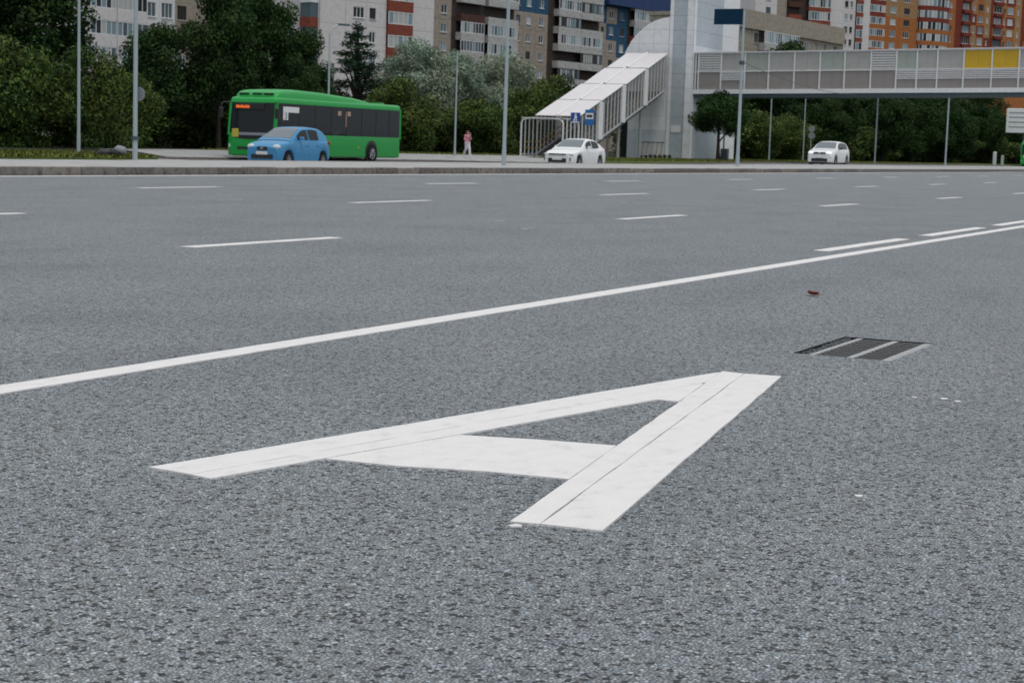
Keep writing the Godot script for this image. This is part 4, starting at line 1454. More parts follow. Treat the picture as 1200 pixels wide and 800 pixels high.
func signs():
	# footbridge sign: white walker on a blue square
	var turn = 0.30
	var t = thing("crossing_sign", "square blue sign with a white climbing figure before the stair", "road sign", Vector3(-45.7, -0.15, -102.2), turn)
	var m = MB.new()
	m.tube([Vector3(0, -0.1, -0.05), Vector3(0, 3.0, -0.05)], 0.03, 8)
	part(t, "pole", m, M.galvanised)
	m = MB.new()
	m.bevel(Vector3(0, 2.68, 0), Vector3(0.62, 0.66, 0.03), 0.01)
	part(t, "sign_plate", m, M.sign_blue_dark)
	var V = func(a): return a.map(func(q): return Vector2(q[0], q[1]))
	figure_plate(t, [V.call([[-0.05, 2.86], [0.03, 2.86], [0.05, 2.90], [0.03, 2.95], [-0.04, 2.95], [-0.06, 2.90]]), V.call([[-0.08, 2.82], [0.06, 2.84], [0.10, 2.70], [0.02, 2.62], [-0.05, 2.66]]), V.call([[-0.06, 2.66], [0.0, 2.66], [-0.06, 2.52], [-0.16, 2.50], [-0.15, 2.54]]), V.call([[0.0, 2.64], [0.06, 2.66], [0.12, 2.50], [0.06, 2.50]]), V.call([[-0.27, 2.38], [0.27, 2.38], [0.27, 2.44], [0.10, 2.44], [0.02, 2.48], [-0.10, 2.48], [-0.12, 2.44], [-0.27, 2.44]])], M.sign_white, 0.017)
	# bus stop sign
	t = thing("bus_stop_sign", "tall blue bus stop sign with a black bus on white", "road sign", Vector3(-45.7, -0.15, -104.4), turn)
	m = MB.new()
	m.tube([Vector3(0, -0.1, -0.05), Vector3(0, 3.25, -0.05)], 0.03, 8)
	part(t, "pole", m, M.galvanised)
	m = MB.new()
	m.bevel(Vector3(0, 2.77, 0), Vector3(0.58, 0.98, 0.03), 0.01)
	part(t, "sign_plate", m, M.sign_blue)
	figure_plate(t, [V.call([[-0.25, 2.66], [0.25, 2.66], [0.25, 3.04], [-0.25, 3.04]])], M.sign_white, 0.017)
	figure_plate(t, [V.call([[-0.18, 2.78], [-0.14, 2.78], [-0.12, 2.74], [-0.06, 2.74], [-0.05, 2.78], [0.06, 2.78], [0.07, 2.74], [0.13, 2.74], [0.15, 2.78], [0.19, 2.78], [0.19, 2.93], [-0.16, 2.93], [-0.18, 2.86]])], M.black_trim, 0.023)
	# pair of round plates seen from behind, near the far hatchback
	t = thing("round_sign", "pair of small round sign plates on a thin post above the white crossover", "road sign", Vector3(-44.9, -0.05, -151.6))
	m = MB.new()
	m.tube([Vector3(0, -0.1, 0), Vector3(0, 3.2, 0)], 0.03, 8)
	part(t, "pole", m, M.galvanised)
	for y in [2.95, 2.35]:
		m = MB.new()
		m.tube([Vector3(0.05, y, 0.03), Vector3(0.05, y, 0.045)], 0.29, 20)
		part(t, "sign_plate", m, M.sign_back)
	# advertising board far down the road, its right part out of the picture
	t = thing("advert_board", "pale advertising board at the right edge beyond the trees", "billboard", Vector3(-39.5, 0, -226.0))
	m = MB.new()
	m.bevel(Vector3(0, 5.6, 0), Vector3(4.6, 3.0, 0.3), 0.04)
	part(t, "board", m, M.cladding_white)
	for y in [4.75, 5.35, 5.95, 6.5]:
		m = MB.new()
		m.span(Vector3(-2.0, y, 0.16), Vector3(2.0, y + 0.12, 0.17))
		part(t, "print_line", m, M.sign_back)
	m = MB.new()
	m.tube([Vector3(0, -0.3, 0), Vector3(0, 4.2, 0)], 0.18, 10)
	part(t, "pole", m, M.galvanised_dark)
func scooters():
	var first = null
	for i in 5:
		var lab = ["rental kick scooter at the stair end of the row by the tower wall", "second kick scooter from the stair in the row by the tower wall", "middle kick scooter of the five by the tower wall", "fourth kick scooter from the stair in the row by the tower wall", "kick scooter nearest the bridge in the row by the tower wall"][i]
		var pos = Vector3(-48.6 + i * 0.33, 0.02, -121.6 - i * 0.12)
		if first:
			var c = dup(first, lab, pos)
			c.rotation.y = -0.5 + 0.05 * (i % 2)
			continue
		var t = thing("kick_scooter", lab, "scooter", pos, -0.5, "kick scooters by the tower wall")
		first = t
		var m = MB.new()
		m.tube([Vector3(0, 0.16, 0.36), Vector3(0, 1.16, 0.24)], 0.042, 8)
		part(t, "stem", m, M.scooter_tan)
		m = MB.new()
		m.tube([Vector3(-0.25, 1.18, 0.24), Vector3(0.25, 1.18, 0.24)], 0.032, 8)
		part(t, "handlebar", m, M.black_trim)
		m = MB.new()
		m.bevel(Vector3(0, 0.15, -0.12), Vector3(0.16, 0.07, 0.78), 0.015)
		part(t, "deck", m, M.black_trim)
		for z in [0.42, -0.54]:
			var wm = MB.new()
			wm.tube([Vector3(-0.03, 0.11, z), Vector3(0.03, 0.11, z)], 0.115, 16)
			part(t, "wheel", wm, M.rubber)
		m = MB.new()
		m.bevel(Vector3(0, 0.25, -0.5), Vector3(0.12, 0.09, 0.26), 0.02)
		part(t, "mudguard", m, M.black_trim)
func lumpy(c, r, sd, amp = 0.22):
	# a soft sack: a sphere pushed in and out by noise, flattened on the ground
	var f = FastNoiseLite.new()
	f.seed = sd
	f.frequency = 1.1
	var g = []
	for i in 11:
		var row = []
		for j in 17:
			var a = PI * i / 10.0
			var b = TAU * j / 16.0
			var d = Vector3(sin(a) * cos(b), cos(a), sin(a) * sin(b))
			var k = 1.0 + amp * f.get_noise_3dv(d * 1.4)
			var p = c + d * r * k
			p.y = max(p.y, 0.0)
			row.append(p)
		g.append(row)
	var m = MB.new()
	m.grid(g, true, false, true)
	return m
func small_things():
	var t = thing("rubbish_bundle", "black sacks with a pale grey top dumped at the foot of the tall post", "rubbish bags", Vector3(-26.15, 0.19, -32.55))
	t.scale = Vector3.ONE * 1.25
	part(t, "sack", lumpy(Vector3(-0.20, 0.05, 0.12), Vector3(0.14, 0.10, 0.12), 3), M.bag_black)
	part(t, "sack", lumpy(Vector3(0.02, 0.06, 0.0), Vector3(0.15, 0.11, 0.13), 4), M.bag_black)
	part(t, "cloth", lumpy(Vector3(0.06, 0.12, -0.01), Vector3(0.13, 0.09, 0.11), 5), M.bag_grey)
	# dark cabinet with a bent vent pipe beside the tower
	t = thing("vent_cabinet", "dark cabinet with a bent pipe on top beside the tower corner", "cabinet", Vector3(-45.2, -0.02, -129.6))
	var m = MB.new()
	m.bevel(Vector3(0, 0.45, 0), Vector3(0.55, 0.95, 0.5), 0.03)
	part(t, "cabinet_box", m, M.galvanised_dark)
	m = MB.new()
	m.tube([Vector3(-0.1, 0.9, 0), Vector3(-0.1, 1.9, 0), Vector3(-0.16, 2.1, 0), Vector3(-0.35, 2.2, 0)], 0.06, 8)
	part(t, "vent_pipe", m, M.galvanised_dark)
	# pale concrete posts near the right edge
	for q in [[-42.6, -224.0, 1.65, 0.42, "taller pale concrete post by the kerb near the right edge"], [-42.2, -227.0, 1.25, 0.34, "shorter pale concrete post by the kerb near the right edge"]]:
		t = thing("concrete_post", q[4], "post", Vector3(q[0], -0.06, q[1]), 0.3, "concrete posts at the right edge")
		m = MB.new()
		m.bevel(Vector3(0, q[2] * 0.5, 0), Vector3(q[3], q[2], q[3]), 0.05)
		part(t, "shaft", m, M.cladding_pale)
		m = MB.new()
		m.bevel(Vector3(0, q[2] + 0.04, 0), Vector3(q[3] * 0.8, 0.08, q[3] * 0.8), 0.03)
		part(t, "post_cap", m, M.concrete_grey)
	# a fallen leaf, curled up at the rim
	var lm = MB.new()
	var g = []
	for i in 7:
		var row = []
		var s = lerp(-1.0, 1.0, i / 6.0)
		for j in 5:
			var u = lerp(-1.0, 1.0, j / 4.0)
			var w = 0.032 * (1.0 - s * s * 0.92)
			row.append(Vector3(u * w, 0.004 + 0.016 * u * u + 0.006 * s * s, s * 0.05))
		g.append(row)
	lm.grid(g, true, false, true)
	lm.tube([Vector3(0, 0.008, 0.05), Vector3(0.008, 0.014, 0.085)], 0.0015, 5)
	var o = part(self, "fallen_leaf", lm, M.leaf_brown)
	o.transform = Transform3D(Basis(Vector3.UP, 0.9), Vector3(-2.71, 0.002, -9.34))
	tag(o, "curled reddish brown leaf lying on the asphalt beyond the grate", "leaf")
	# crumbs of white paint
	for q in [[-1.19, -5.66, 0.016, "middle one of three tiny white paint chips below the grate"], [-1.14, -5.63, 0.012, "rightmost of three tiny white paint chips below the grate"], [-1.28, -5.63, 0.010, "leftmost of three tiny white paint chips below the grate"], [-1.52, -3.17, 0.014, "tiny white paint chip touching the foot of the letter"], [-1.0, -3.9, 0.010, "lone tiny white paint chip right of the letter's foot"]]:
		var pl = []
		for i in 7:
			var a = TAU * i / 7.0
			pl.append(Vector2(cos(a), sin(a)) * q[2] * rng.randf_range(0.6, 1.2))
		m = MB.new()
		m.prism(pl, 0.0, 0.004)
		o = part(self, numbered("paint_chip"), m, M.paint, at(q[0], 0.001, q[1]))
		tag(o, q[3], "paint chip", "loose paint chips")

# ---------------------------------------------------------------- vehicles
func along(pts, s):
	if s <= pts[0][0]:
		return pts[0][1]
	for i in pts.size() - 1:
		if s <= pts[i + 1][0]:
			return lerp(pts[i][1], pts[i + 1][1], (s - pts[i][0]) / (pts[i + 1][0] - pts[i][0]))
	return pts[-1][1]
func smooth_along(pts, s):
	return (along(pts, s - 0.08) + along(pts, s - 0.04) + 2.0 * along(pts, s) + along(pts, s + 0.04) + along(pts, s + 0.08)) / 6.0
func wheel(t, x, y, z, r, out, w = 0.2, spokes = 5):
	# tyre with a rim of spokes; out = +1 or -1, the side it faces
	var key = "tyre%.2f_%.2f_%d" % [r, w, out]
	if not cache.has(key):
		var m = MB.new()
		m.lathe([[r * 0.62, w * 0.5], [r * 0.9, w * 0.5], [r, w * 0.36], [r, -w * 0.36], [r * 0.9, -w * 0.5], [r * 0.62, -w * 0.5]], 26)
		cache[key] = m.mesh()
		m = MB.new()
		m.lathe([[r * 0.66, w * 0.44 * out], [r * 0.60, w * 0.42 * out], [r * 0.56, w * 0.22 * out], [0.0, w * 0.18 * out]], 26)
		for i in spokes:
			var a = TAU * i / spokes
			var d = Vector3(0, cos(a), sin(a))
			m.tube([d * r * 0.1 + Vector3(w * 0.36 * out, 0, 0), d * r * 0.6 + Vector3(w * 0.36 * out, 0, 0)], [r * 0.09, r * 0.07], 5)
		m.tube([Vector3(w * 0.2 * out, 0, 0), Vector3(w * 0.42 * out, 0, 0)], r * 0.16, 10)
		cache[key + "r"] = m.mesh()
	var o = part(t, "wheel", cache[key], M.rubber, at(x, y, z))
	part(o, "rim", cache[key + "r"], M.rim_metal)
func make_car(called, label, S, where, turn = 0.0):
	# S: L length, W half width, wheels [front s, rear s], r wheel radius, top / width / roof profiles along s (0 = nose)
	var t = thing(called, label, "car", where, turn)
	var L = S.L
	var zf = func(s): return L * 0.5 - s
	var arch = S.r + 0.055
	var yt = func(s): return smooth_along(S.top, s)
	var wd = func(s): return smooth_along(S.width, s) * S.W
	var low = func(s): return smooth_along(S.low, s)
	var ring = func(s, off = 0.0):
		var w = wd.call(s)
		var top = yt.call(s)
		var b = low.call(s)
		var lift = b
		for c in S.wheels:
			var d = abs(s - c)
			if d < arch:
				lift = max(lift, S.r + sqrt(arch * arch - d * d))
		lift = min(lift, top - 0.1)
		var half = [Vector2(0, b), Vector2(w * 0.60, b), Vector2(w * 0.62, lift), Vector2(w * 0.95, lift), Vector2(w * 0.99, lift + 0.03), Vector2(w, lerp(lift, top, 0.35)), Vector2(w * 1.0, lerp(lift, top, 0.62)), Vector2(w * 0.975, lerp(lift, top, 0.84)), Vector2(w * 0.93, top - 0.02), Vector2(w * 0.80, top + 0.004), Vector2(w * 0.4, top + 0.02), Vector2(0, top + 0.026)]
		var out = []
		for p in half:
			out.append(Vector3(p.x + (off if p.x > 0.4 * w else 0.0), p.y, zf.call(s)))
		for i in range(half.size() - 2, 0, -1):
			out.append(Vector3(-half[i].x, half[i].y, zf.call(s)))
		return out
	var rows = []
	var s = 0.0
	while s < L + 0.001:
		rows.append(ring.call(min(s, L)))
		s += L / 72.0
	var m = MB.new()
	m.grid(rows, true, true, false)
	m.fan(rows[0], false)
	m.fan(rows[-1], true)
	part(t, "body", m, S.paint)
	# cabin
	var belt = func(q): return yt.call(q) - 0.02
	var roof = func(q): return smooth_along(S.roof, q)
	var rw = func(q, y):
		var k = clampf((y - belt.call(q)) / (S.height - belt.call(q)), 0.0, 1.0)
		return lerp(wd.call(q) * 0.93, wd.call(q) * 0.70, k)
	var cab = []
	s = S.cab[0]
	while s < S.cab[1] + 0.001:
		var y1 = roof.call(s)
		var y0 = belt.call(s)
		var half = []
		for k in [0.0, 0.35, 0.7, 0.9]:
			var y = lerp(y0, y1, k)
			half.append(Vector2(rw.call(s, y), y))
		var xr = rw.call(s, y1)
		half.append(Vector2(xr * 0.94, y1 - 0.012))
		half.append(Vector2(xr * 0.80, y1 + 0.004))
		half.append(Vector2(xr * 0.4, y1 + 0.016))
		var row = []
		for p in half:
			row.append(Vector3(p.x, p.y, zf.call(s)))
		row.append(Vector3(0, y1 + 0.02, zf.call(s)))
		for i in range(half.size() - 1, -1, -1):
			row.append(Vector3(-half[i].x, half[i].y, zf.call(s)))
		cab.append(row)
		s += (S.cab[1] - S.cab[0]) / 50.0
	m = MB.new()
	m.grid(cab, true, false, false)
	part(t, "roof", m, S.paint)
	# glass laid into the cabin skin
	var top_glass = func(called2, s0, s1):
		var g = []
		for i in 9:
			var q = lerp(s0, s1, i / 8.0)
			var y = roof.call(q)
			var x = rw.call(q, y) * 0.90
			var row = []
			for k in [-1.0, -0.6, 0.0, 0.6, 1.0]:
				row.append(Vector3(-x * k, y + 0.028 - 0.020 * k * k, zf.call(q)))
			g.append(row)
		var mg = MB.new()
		mg.grid(g, true, false, true)
		part(t, called2, mg, M.sky_tint_glass)
	top_glass.call("windscreen", S.screen[0], S.screen[1])
	top_glass.call("rear_window", S.back[0], S.back[1])
	for side in [1.0, -1.0]:
		for w in S.windows:
			var lo = []
			var hi = []
			for i in 9:
				var q = lerp(w[0], w[1], i / 8.0)
				var y0 = belt.call(q) + 0.05
				var y1 = max(y0 + 0.01, roof.call(q) - 0.085)
				lo.append(Vector3((rw.call(q, y0) + 0.012) * side, y0, zf.call(q)))
				hi.append(Vector3((rw.call(q, y1) + 0.012) * side, y1, zf.call(q)))
			m = MB.new()
			m.grid([lo, hi], false, false, side < 0)
			part(t, "side_window", m, M.car_glass)
		for d in S.doors:
			var ra = []
			var n = 8
			for i in n + 1:
				var q = lerp(d[0], d[1], i / float(n))
				var full = ring.call(q)
				var row = []
				for k in [4, 5, 6, 7, 8]:
					row.append(Vector3((full[k].x + 0.004) * side, full[k].y, full[k].z))
				ra.append(row)
			m = MB.new()
			m.grid(ra, true, false, side < 0)
			var dr = part(t, "door", m, S.paint)
			m = MB.new()
			var hs = d[1] - 0.14
			m.bevel(Vector3((wd.call(hs) * 0.985 + 0.012) * side, lerp(low.call(hs), yt.call(hs), 0.78), zf.call(hs)), Vector3(0.03, 0.03, 0.17), 0.008)
			part(dr, "door_handle", m, S.paint)
		m = MB.new()
		var ms = S.windows[0][0] + 0.12
		m.bevel(Vector3((wd.call(ms) * 0.93 + 0.11) * side, belt.call(ms) + 0.10, zf.call(ms)), Vector3(0.20, 0.13, 0.09), 0.025)
		part(t, "mirror", m, S.mirror)
		for c in S.wheels:
			wheel(t, (S.W - 0.115) * side, S.r, zf.call(c), S.r, int(side))
		# headlamp: a lens let into the corner of the nose
		var g = []
		for i in 9:
			var row = []
			for j in 17:
				var ca = PI * i / 8.0
				var cb = TAU * j / 16.0
				row.append(Vector3((S.lamp[0] + sin(ca) * cos(cb) * S.lamp[3]) * side, S.lamp[1] + cos(ca) * S.lamp[4], zf.call(S.lamp[2]) + sin(ca) * sin(cb) * S.lamp[5]))
			g.append(row)
		m = MB.new()
		m.grid(g, true, false, side > 0)
		part(t, "headlight", m, S.lamp_mat)
		m = MB.new()
		m.bevel(Vector3((wd.call(L - 0.1) - 0.09) * side, S.tail, zf.call(L) + 0.075), Vector3(0.19, 0.15, 0.15), 0.03)
		part(t, "tail_light", m, M.lamp_red)
	# nose: grille, intake, plate
	for q in S.nose:
		m = MB.new()
		m.bevel(Vector3(q[0], q[1], zf.call(0.0) + q[4]), Vector3(q[2], q[3], 0.05), 0.012)
		part(t, q[6], m, q[5])
	m = MB.new()
	m.span(Vector3(-S.W * 0.8, 0.13, zf.call(L - 0.5)), Vector3(S.W * 0.8, 0.26, zf.call(0.5)))
	part(t, "underbody", m, M.black_trim)
	return t
func vehicles():
	rng.seed = 5
	city_bus(Vector3(-44.6, -0.35, -70.3), "city_bus", "green city bus with an orange route display behind the blue hatchback")
	city_bus(Vector3(-36.6, -0.05, -219.0), "city_bus", "green bus cut off by the right edge far down the road")
	make_car("hatchback", "small light blue hatchback driving in front of the green bus", {
		"L": 3.55, "W": 0.80, "r": 0.275, "wheels": [0.62, 2.98], "height": 1.48, "paint": M.paint_blue, "mirror": M.paint_blue,
		"top": [[0, 0.66], [0.08, 0.76], [0.3, 0.86], [0.85, 0.96], [1.3, 0.97], [3.2, 0.98], [3.5, 0.94], [3.55, 0.85]],
		"width": [[0, 0.80], [0.1, 0.90], [0.35, 0.98], [0.7, 1.0], [3.1, 1.0], [3.4, 0.95], [3.55, 0.86]],
		"low": [[0, 0.22], [0.3, 0.18], [3.2, 0.19], [3.55, 0.28]],
		"roof": [[0.72, 0.95], [0.95, 1.05], [1.5, 1.38], [1.75, 1.455], [2.3, 1.48], [2.9, 1.44], [3.15, 1.36], [3.45, 1.02], [3.5, 0.96]],
		"cab": [0.75, 3.5], "screen": [0.93, 1.62], "back": [3.16, 3.42], "windows": [[1.25, 2.0], [2.08, 2.72]], "doors": [[1.0, 1.95], [1.97, 2.72]],
		"lamp": [0.56, 0.71, 0.115, 0.17, 0.105, 0.11], "lamp_mat": M.lamp_clear, "tail": 0.9,
		"nose": [[0, 0.66, 0.44, 0.13, 0.01, M.black_trim, "grille"], [0, 0.36, 0.95, 0.16, 0.005, M.black_trim, "air_intake"], [0, 0.48, 0.5, 0.11, 0.025, M.plate_white, "number_plate"], [0, 0.66, 0.12, 0.07, 0.03, M.rim_metal, "badge"]]
		}, Vector3(-37.0, -0.33, -56.2))
	make_car("saloon_car", "white saloon car passing in front of the covered stair", {
		"L": 4.4, "W": 0.87, "r": 0.31, "wheels": [0.86, 3.46], "height": 1.46, "paint": M.paint_white, "mirror": M.paint_white,
		"top": [[0, 0.60], [0.06, 0.68], [0.35, 0.78], [1.0, 0.90], [1.45, 0.95], [2.6, 0.95], [3.6, 1.00], [4.25, 1.00], [4.4, 0.88]],
		"width": [[0, 0.74], [0.1, 0.86], [0.4, 0.96], [0.8, 1.0], [3.6, 1.0], [4.1, 0.96], [4.4, 0.84]],
		"low": [[0, 0.24], [0.3, 0.18], [4.0, 0.19], [4.4, 0.32]],
		"roof": [[1.0, 0.90], [1.35, 1.03], [1.95, 1.36], [2.25, 1.44], [2.7, 1.46], [3.15, 1.42], [3.75, 1.15], [3.98, 1.01]],
		"cab": [1.05, 3.98], "screen": [1.30, 2.12], "back": [3.30, 3.90], "windows": [[1.75, 2.5], [2.58, 3.35]], "doors": [[1.45, 2.52], [2.54, 3.4]],
		"lamp": [0.60, 0.665, 0.16, 0.22, 0.055, 0.16], "lamp_mat": M.lamp_clear, "tail": 0.92,
		"nose": [[0, 0.665, 0.95, 0.06, 0.01, M.black_trim, "grille"], [0, 0.36, 0.98, 0.20, 0.008, M.black_trim, "air_intake"], [0, 0.43, 0.52, 0.11, 0.035, M.plate_white, "number_plate"], [0.66, 0.42, 0.14, 0.16, -0.03, M.black_trim, "fog_lamp"], [-0.66, 0.42, 0.14, 0.16, -0.03, M.black_trim, "fog_lamp"]]
		}, Vector3(-36.7, -0.33, -82.2))
	make_car("crossover_car", "white crossover with lit headlamps driving below the footbridge", {
		"L": 4.5, "W": 0.92, "r": 0.35, "wheels": [0.88, 3.56], "height": 1.66, "paint": M.paint_white, "mirror": M.black_trim,
		"top": [[0, 0.78], [0.06, 0.90], [0.3, 1.00], [0.9, 1.08], [1.35, 1.10], [4.2, 1.13], [4.45, 1.08], [4.5, 0.95]],
		"width": [[0, 0.80], [0.1, 0.90], [0.35, 0.98], [0.8, 1.0], [3.9, 1.0], [4.3, 0.95], [4.5, 0.86]],
		"low": [[0, 0.28], [0.3, 0.22], [4.1, 0.24], [4.5, 0.4]],
		"roof": [[0.95, 1.08], [1.25, 1.17], [1.85, 1.54], [2.15, 1.63], [2.8, 1.66], [3.7, 1.60], [3.95, 1.52], [4.35, 1.16], [4.42, 1.10]],
		"cab": [1.0, 4.42], "screen": [1.22, 2.0], "back": [3.96, 4.34], "windows": [[1.6, 2.45], [2.52, 3.3], [3.36, 3.78]], "doors": [[1.35, 2.47], [2.49, 3.4]],
		"lamp": [0.62, 0.87, 0.12, 0.20, 0.075, 0.13], "lamp_mat": M.lamp_lit, "tail": 1.05,
		"nose": [[-0.22, 0.86, 0.38, 0.11, 0.012, M.black_trim, "grille"], [0.22, 0.86, 0.38, 0.11, 0.012, M.black_trim, "grille"], [0, 0.40, 1.1, 0.2, 0.01, M.black_trim, "air_intake"], [0, 0.58, 0.52, 0.11, 0.03, M.plate_white, "number_plate"], [0.68, 0.56, 0.2, 0.1, -0.03, M.black_trim, "fog_lamp"], [-0.68, 0.56, 0.2, 0.1, -0.03, M.black_trim, "fog_lamp"]]
		}, Vector3(-33.4, -0.06, -117.2))
func bus_outline(inset, zf, zr, w, r, n = 6):
	# rounded plan of the body, anticlockwise from above
	var out = []
	for q in [[w, zf, 0.0], [-w, zf, 0.5], [-w, zr, 1.0], [w, zr, 1.5]]:
		var cx = (abs(q[0]) - r) * sign(q[0])
		var cz = q[1] - r if q[1] == zf else q[1] + r
		for i in n + 1:
			var a = PI * (q[2] + 0.5 * i / n)
			out.append(Vector3(cx + cos(a) * (r - inset), 0, cz + sin(a) * (r - inset)))
	return out
func city_bus(where, called, label):
	var t = thing(called, label, "bus", where, 0.0, "green city buses")
	t.rotation.y = 0.05
	t.scale = Vector3(1.0, 0.95, 1.02)
	var W = 1.25
	var zf = 6.0
	var zr = -6.0
	# origin is the middle of the bus; z forward
	var ring = func(inset, y, lean = 0.0):
		return bus_outline(inset, zf, zr, W, 0.32).map(func(p): return Vector3(p.x, y, p.z - (lean if p.z > 5.0 else 0.0)))
	var band = func(called2, levels, mt, caps = false):
		var g = []
		for q in levels:
			g.append(ring.call(q[0], q[1], q[2]))
		var m = MB.new()
		m.grid(g, true, true, false)
		if caps:
			m.fan(g[-1], true)
		return part(t, called2, m, mt)
	# lower panels, left uncut at the wheels
	band.call("body", [[0.05, 0.27, 0.0], [0.0, 0.33, 0.0], [0.0, 1.0, 0.0], [0.0, 1.27, 0.03], [0.012, 1.30, 0.03]], M.paint_green)
	band.call("window_band", [[0.018, 1.26, 0.03], [0.018, 2.0, 0.10], [0.018, 2.72, 0.20]], M.car_glass)
	band.call("roof", [[0.0, 2.70, 0.19], [0.0, 2.86, 0.21], [0.05, 2.94, 0.24], [0.16, 2.98, 0.30]], M.paint_green, true)
	var fl = MB.new()
	fl.span(Vector3(-1.1, 0.25, -5.7), Vector3(1.1, 0.32, 5.7))
	part(t, "underbody", fl, M.black_trim)
	# roof fairing: tall in front, falling away towards the rear
	var g = []
	for q in [[5.55, 3.02, 0.9], [5.45, 3.16, 1.02], [5.25, 3.26, 1.08], [4.9, 3.33, 1.1], [3.9, 3.38, 1.1], [1.5, 3.34, 1.1], [-1.2, 3.22, 1.1], [-2.6, 3.10, 1.08], [-3.1, 3.0, 1.05], [-3.2, 2.95, 1.0]]:
		var x = q[2]
		g.append([Vector3(x + 0.06, 2.90, q[0]), Vector3(x + 0.03, lerp(2.92, q[1], 0.6), q[0]), Vector3(x - 0.06, q[1] - 0.03, q[0]), Vector3(x * 0.7, q[1], q[0]), Vector3(0, q[1] + 0.02, q[0]), Vector3(-x * 0.7, q[1], q[0]), Vector3(-x + 0.06, q[1] - 0.03, q[0]), Vector3(-x - 0.03, lerp(2.92, q[1], 0.6), q[0]), Vector3(-x - 0.06, 2.90, q[0])])
	var m = MB.new()
	m.grid(g, true, false, false)
	m.fan(g[0], false)
	var fr = part(t, "roof_fairing", m, M.paint_green)
	for x in [-0.62, 0.05, 0.62]:
		m = MB.new()
		m.bevel(Vector3(x, 3.13, 5.50), Vector3(0.5, 0.07, 0.1), 0.02)
		part(fr, "vent_slot", m, M.black_trim)
	m = MB.new()
	m.bevel(Vector3(0.4, 3.02, -4.9), Vector3(0.5, 0.10, 0.7), 0.03)
	part(t, "roof_hatch", m, M.paint_green)
	# windscreen, deeper than the side glass
	m = MB.new()
	var ws = []
	for i in 9:
		var u = lerp(-1.0, 1.0, i / 8.0)
		var x = u * 1.17
		var dz = -0.10 * u * u * u * u
		ws.append([Vector3(x, 1.02 + 0.14 * u * u, 6.012 + dz), Vector3(x, 1.3, 5.985 + dz), Vector3(x, 2.0, 5.915 + dz), Vector3(x, 2.70, 5.815 + dz)])
	m.grid(ws, true, false, false)
	part(t, "windscreen", m, M.car_glass)
	m = MB.new()
	m.bevel(Vector3(-0.12, 2.52, 5.865), Vector3(1.5, 0.26, 0.05), 0.01)
	var dp = part(t, "route_display", m, M.black_trim)
	for k in 9:
		var hgt = [0.13, 0.13, 0.10, 0.13, 0.13, 0.09, 0.13, 0.13, 0.12][k]
		m = MB.new()
		m.span(Vector3(-0.78 + k * 0.078, 2.45, 5.892), Vector3(-0.78 + k * 0.078 + 0.055, 2.45 + hgt, 5.896))
		part(dp, "lit_letter", m, M.led_orange)
	m = MB.new()
	m.bevel(Vector3(-0.75, 1.30, 6.0), Vector3(0.34, 0.38, 0.04), 0.02)
	part(t, "route_card", m, M.sticker_yellow)
	m = MB.new()
	m.span(Vector3(-0.55, 1.20, 5.99), Vector3(0.85, 1.33, 6.015))
	part(t, "dashboard", m, M.bag_grey)
	# front lights
	for s in [1.0, -1.0]:
		m = MB.new()
		m.bevel(Vector3(0.93 * s, 0.72, 5.93), Vector3(0.36, 0.17, 0.12), 0.03)
		part(t, "headlight", m, M.lamp_clear)
		m = MB.new()
		m.tube([Vector3(1.15 * s, 2.72, 5.8), Vector3(1.38 * s, 2.68, 6.05), Vector3(1.42 * s, 2.5, 6.08)], 0.03, 6)
		var mr = part(t, "mirror_arm", m, M.black_trim)
		m = MB.new()
		m.bevel(Vector3(1.42 * s, 2.22, 6.08), Vector3(0.2, 0.48, 0.12), 0.03)
		part(mr, "mirror", m, M.black_trim)
		m = MB.new()
		m.bevel(Vector3(1.1 * s, 1.6, -5.97), Vector3(0.14, 0.4, 0.08), 0.02)
		part(t, "tail_light", m, M.lamp_red)
		# wheels in front of black discs that stand in for the shaded arches
		for z in [3.25, -2.85]:
			m = MB.new()
			m.tube([Vector3(1.20 * s, 0.52, z), Vector3(1.262 * s, 0.52, z)], 0.60, 28)
			part(t, "arch_shade_disc", m, M.black_trim)
			wheel(t, 1.19 * s, 0.48, z, 0.48, int(s), 0.26, 8)
		# pillars between the side windows
		for z in [5.35, 3.85, 2.45, 1.0, -0.45, -1.9, -3.35, -4.7]:
			m = MB.new()
			m.bevel(Vector3(1.238 * s, 2.0, z), Vector3(0.022, 1.42, 0.09), 0.006)
			part(t, "window_pillar", m, M.black_trim)
	for c in [[1.0, 5.84, 0.16], [-1.0, 5.84, 0.16], [1.0, -5.88, 0.0], [-1.0, -5.88, 0.0]]:
		m = MB.new()
		m.tube([Vector3(1.15 * c[0], 1.2, c[1]), Vector3(1.15 * c[0], 2.75, c[1] - c[2])], 0.095, 8)
		part(t, "corner_post", m, M.paint_green)
	m = MB.new()
	m.bevel(Vector3(0, 0.62, 5.99), Vector3(1.3, 0.12, 0.06), 0.02)
	part(t, "bumper_grille", m, M.black_trim)
	# driver's window: white blind with the route number
	m = MB.new()
	m.span(Vector3(1.236, 2.30, 3.95), Vector3(1.250, 2.56, 5.30))
	var bl = part(t, "window_blind", m, M.sign_white)
	m = MB.new()
	m.span(Vector3(1.236, 1.95, 4.88), Vector3(1.2505, 2.297, 5.30))
	part(bl, "number_card", m, M.sign_white)
	var tm = TextMesh.new()
	tm.text = "3"
	tm.font_size = 32
	tm.pixel_size = 0.0125
	tm.depth = 0.004
	var f = SystemFont.new()
	f.font_names = PackedStringArray(["Droid Sans"])
	tm.font = f
	part(bl, "route_number", tm, M.black_trim, Transform3D(Basis(Vector3(0, 0, -1), Vector3.UP, Vector3(1, 0, 0)), Vector3(1.256, 2.12, 5.09)))
